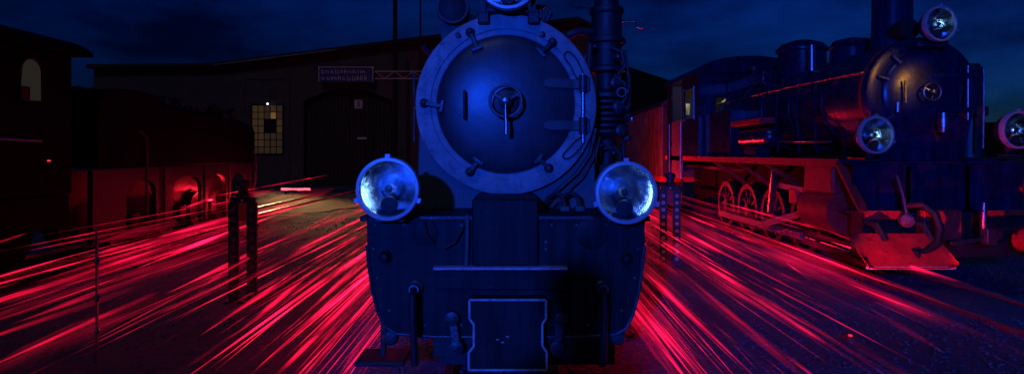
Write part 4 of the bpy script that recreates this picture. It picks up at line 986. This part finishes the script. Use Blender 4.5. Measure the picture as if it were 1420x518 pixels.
def main_streaks(side, n, xs, label, group):
    for i in range(n):
        x = side * xs(i)
        ya = rs.uniform(2.6, 5.2) + max(0, abs(x) - 1.5) * rs.uniform(.1, 1.1) + (rs.uniform(0, 4) if rs.random() < .35 else 0); yb = ya + (rs.uniform(4, 11) if rs.random() < .6 else rs.uniform(.8, 4))
        z = rs.uniform(-.03, .10) + (rs.random() ** (.75 if side > 0 else 1.1)) * (.12 + (.17 if side > 0 else .12) * max(0, ya - 3.2))       # farther threads hang higher
        z = min(z, 1.30) if side > 0 else min(z, .80)
        m = MB(); k = rs.random()
        r = (rs.choice((.006, .009, .013, .018, .022)) if k < .66 else rs.uniform(.03, .09)) * (1 + .12 * abs(x))
        streak(m, 0, 0, 0, yb - ya, r, rs.uniform(-.06, .06), (1.0, .72, .45, .22), rs.uniform(-.02, .16))
        o = m.build('light_streak', rs.choice(('streak_a', 'streak_a', 'streak_b', 'streak_b', 'streak_c')) if k < .66 else 'streak_d', None, angle=80)
        o.location = (x, ya, z); tag(o, label, 'light streak', group)
main_streaks(1, 95, lambda i: 1.02 + 3.4 * rs.random() ** 1.7, 'red streak of light in the air between the two right-hand locomotives', 'red light streaks right of the middle locomotive')
main_streaks(-1, 110, lambda i: 1.02 + 4.6 * rs.random() ** 1.45, 'red streak of light over the gravel left of the middle locomotive', 'red light streaks left of the middle locomotive')
for side, n, lab in ((1, 90, 'faint haze of fine red light streaks right of the middle locomotive'), (-1, 110, 'faint haze of fine red light streaks left of the middle locomotive'), (1.0001, 50, 'dense glow of fine red light streaks hugging the right flank of the middle locomotive'), (-1.0001, 80, 'dense glow of fine red light streaks hugging the left flank of the middle locomotive')):
    m = MB()
    for i in range(n):
        dense = abs(side) > 1; x = side * (1.0 + (.9 if dense else 2.9 if side > 0 else 4.4) * rs.random() ** 1.5); ya = rs.uniform(3.2, 9) + max(0, abs(x) - 2) * .5
        streak(m, x, rs.uniform(-.04, .10) + (rs.random() ** 1.3) * (.17 if side > 0 else .12) * max(0, ya - 3), ya, ya + rs.uniform(1.0, 6), rs.uniform(.002, .0055) * (1 + .1 * abs(x)), rs.uniform(-.08, .08), (1.0, .5), rs.uniform(-.02, .10))
    tag(m.build('fine_light_streaks', 'streak_a' if dense else 'streak_b', None, angle=80), lab, 'light streaks', kind='stuff')

# ================================================================== PHOTOGRAPHER AND BLUE LAMP (behind the camera, seen by shadow and light)
def person(loc, rz, label):
    pts = {'pel': (0, 0, .95), 'bel': (0, .0, 1.10), 'chs': (0, -.01, 1.30), 'nck': (0, 0, 1.48), 'hd0': (0, .02, 1.58), 'hd1': (0, .03, 1.72), 'hd2': (0, .02, 1.84)}
    E = [('pel', 'bel'), ('bel', 'chs'), ('chs', 'nck'), ('nck', 'hd0'), ('hd0', 'hd1'), ('hd1', 'hd2')]
    rad = {'pel': (.17, .13), 'bel': (.16, .12), 'chs': (.20, .13), 'nck': (.065, .065), 'hd0': (.11, .11), 'hd1': (.165, .165), 'hd2': (.10, .10)}
    for s, k in ((-1, 'l'), (1, 'r')):
        for nme, p, r in (('hip', (s * .10, 0, .88), .105), ('kne', (s * .12, .02, .48), .065), ('ank', (s * .13, -.01, .08), .045), ('toe', (s * .14, .15, .03), .04),
                          ('sho', (s * .19, -.01, 1.40), .075), ('elb', (s * .30, .06, 1.14), .05), ('wri', (s * .18, .28, 1.24), .036), ('hnd', (s * .13, .36, 1.28), .034)):
            pts[nme + k] = p; rad[nme + k] = (r, r)
        E += [('pel', 'hip' + k), ('hip' + k, 'kne' + k), ('kne' + k, 'ank' + k), ('ank' + k, 'toe' + k), ('chs', 'sho' + k), ('sho' + k, 'elb' + k), ('elb' + k, 'wri' + k), ('wri' + k, 'hnd' + k)]
        for f, (dx, L_) in enumerate(((-.024, .075), (-.008, .085), (.008, .08), (.022, .065))):
            a, b = 'f%d%s' % (f, k), 'g%d%s' % (f, k)
            pts[a] = (s * (.13 + dx) - s * .0, .36 + L_ * .55, 1.285); pts[b] = (s * (.13 + dx), .36 + L_ * .8, 1.255)
            rad[a] = (.009, .009); rad[b] = (.008, .008); E += [('hnd' + k, a), (a, b)]
        pts['t' + k] = (s * .09, .36, 1.26); rad['t' + k] = (.010, .010); E += [('wri' + k, 't' + k)]
    names = list(pts); me = bpy.data.meshes.new('person'); me.from_pydata([pts[n] for n in names], [(names.index(a), names.index(b)) for a, b in E], []); me.update()
    o = bpy.data.objects.new('person', me); col.objects.link(o); me.materials.append(M['cloth'])
    bm = bmesh.new(); bm.from_mesh(me); ly = bm.verts.layers.skin.verify()
    bm.verts.ensure_lookup_table()
    for i, n in enumerate(names):
        bm.verts[i][ly].radius = rad[n]; bm.verts[i][ly].use_root = (i == 0)
    bm.to_mesh(me); bm.free()
    o.modifiers.new('skin', 'SKIN')
    su = o.modifiers.new('sub', 'SUBSURF'); su.levels = 1; su.render_levels = 2
    o.location = loc; o.rotation_euler = (0, 0, rz); tag(o, label, 'person'); return o

pdir = Vector((.42, OY)) - Vector(LAMP_POS[:2])
person((-.69, -.50, .03), 0.0, 'photographer in dark coat behind the camera, whose shadow falls on the front plate')
fl = empty('photo_lamp', (LAMP_POS.x, LAMP_POS.y - .25, -.05)); tag(fl, 'blue photo lamp on a tall tripod behind the photographer', 'lamp')
hd = LAMP_POS.z + .05
MB().cyl((0, 0, .5), (0, 0, hd), .018, n=10).build('pole', 'iron', fl)
for a in (30, 150, 270): MB().tube([(0, 0, .8), (math.cos(R(a)) * .5, math.sin(R(a)) * .5, .0)], .014, 8).build('leg', 'iron', fl)
MB().shell([(.05, -.12), (.07, 0), (.15, .18), (.155, .185)], (0, 0, hd), (.3, 1, -.1), 28).build('lamp_head', 'black', fl)
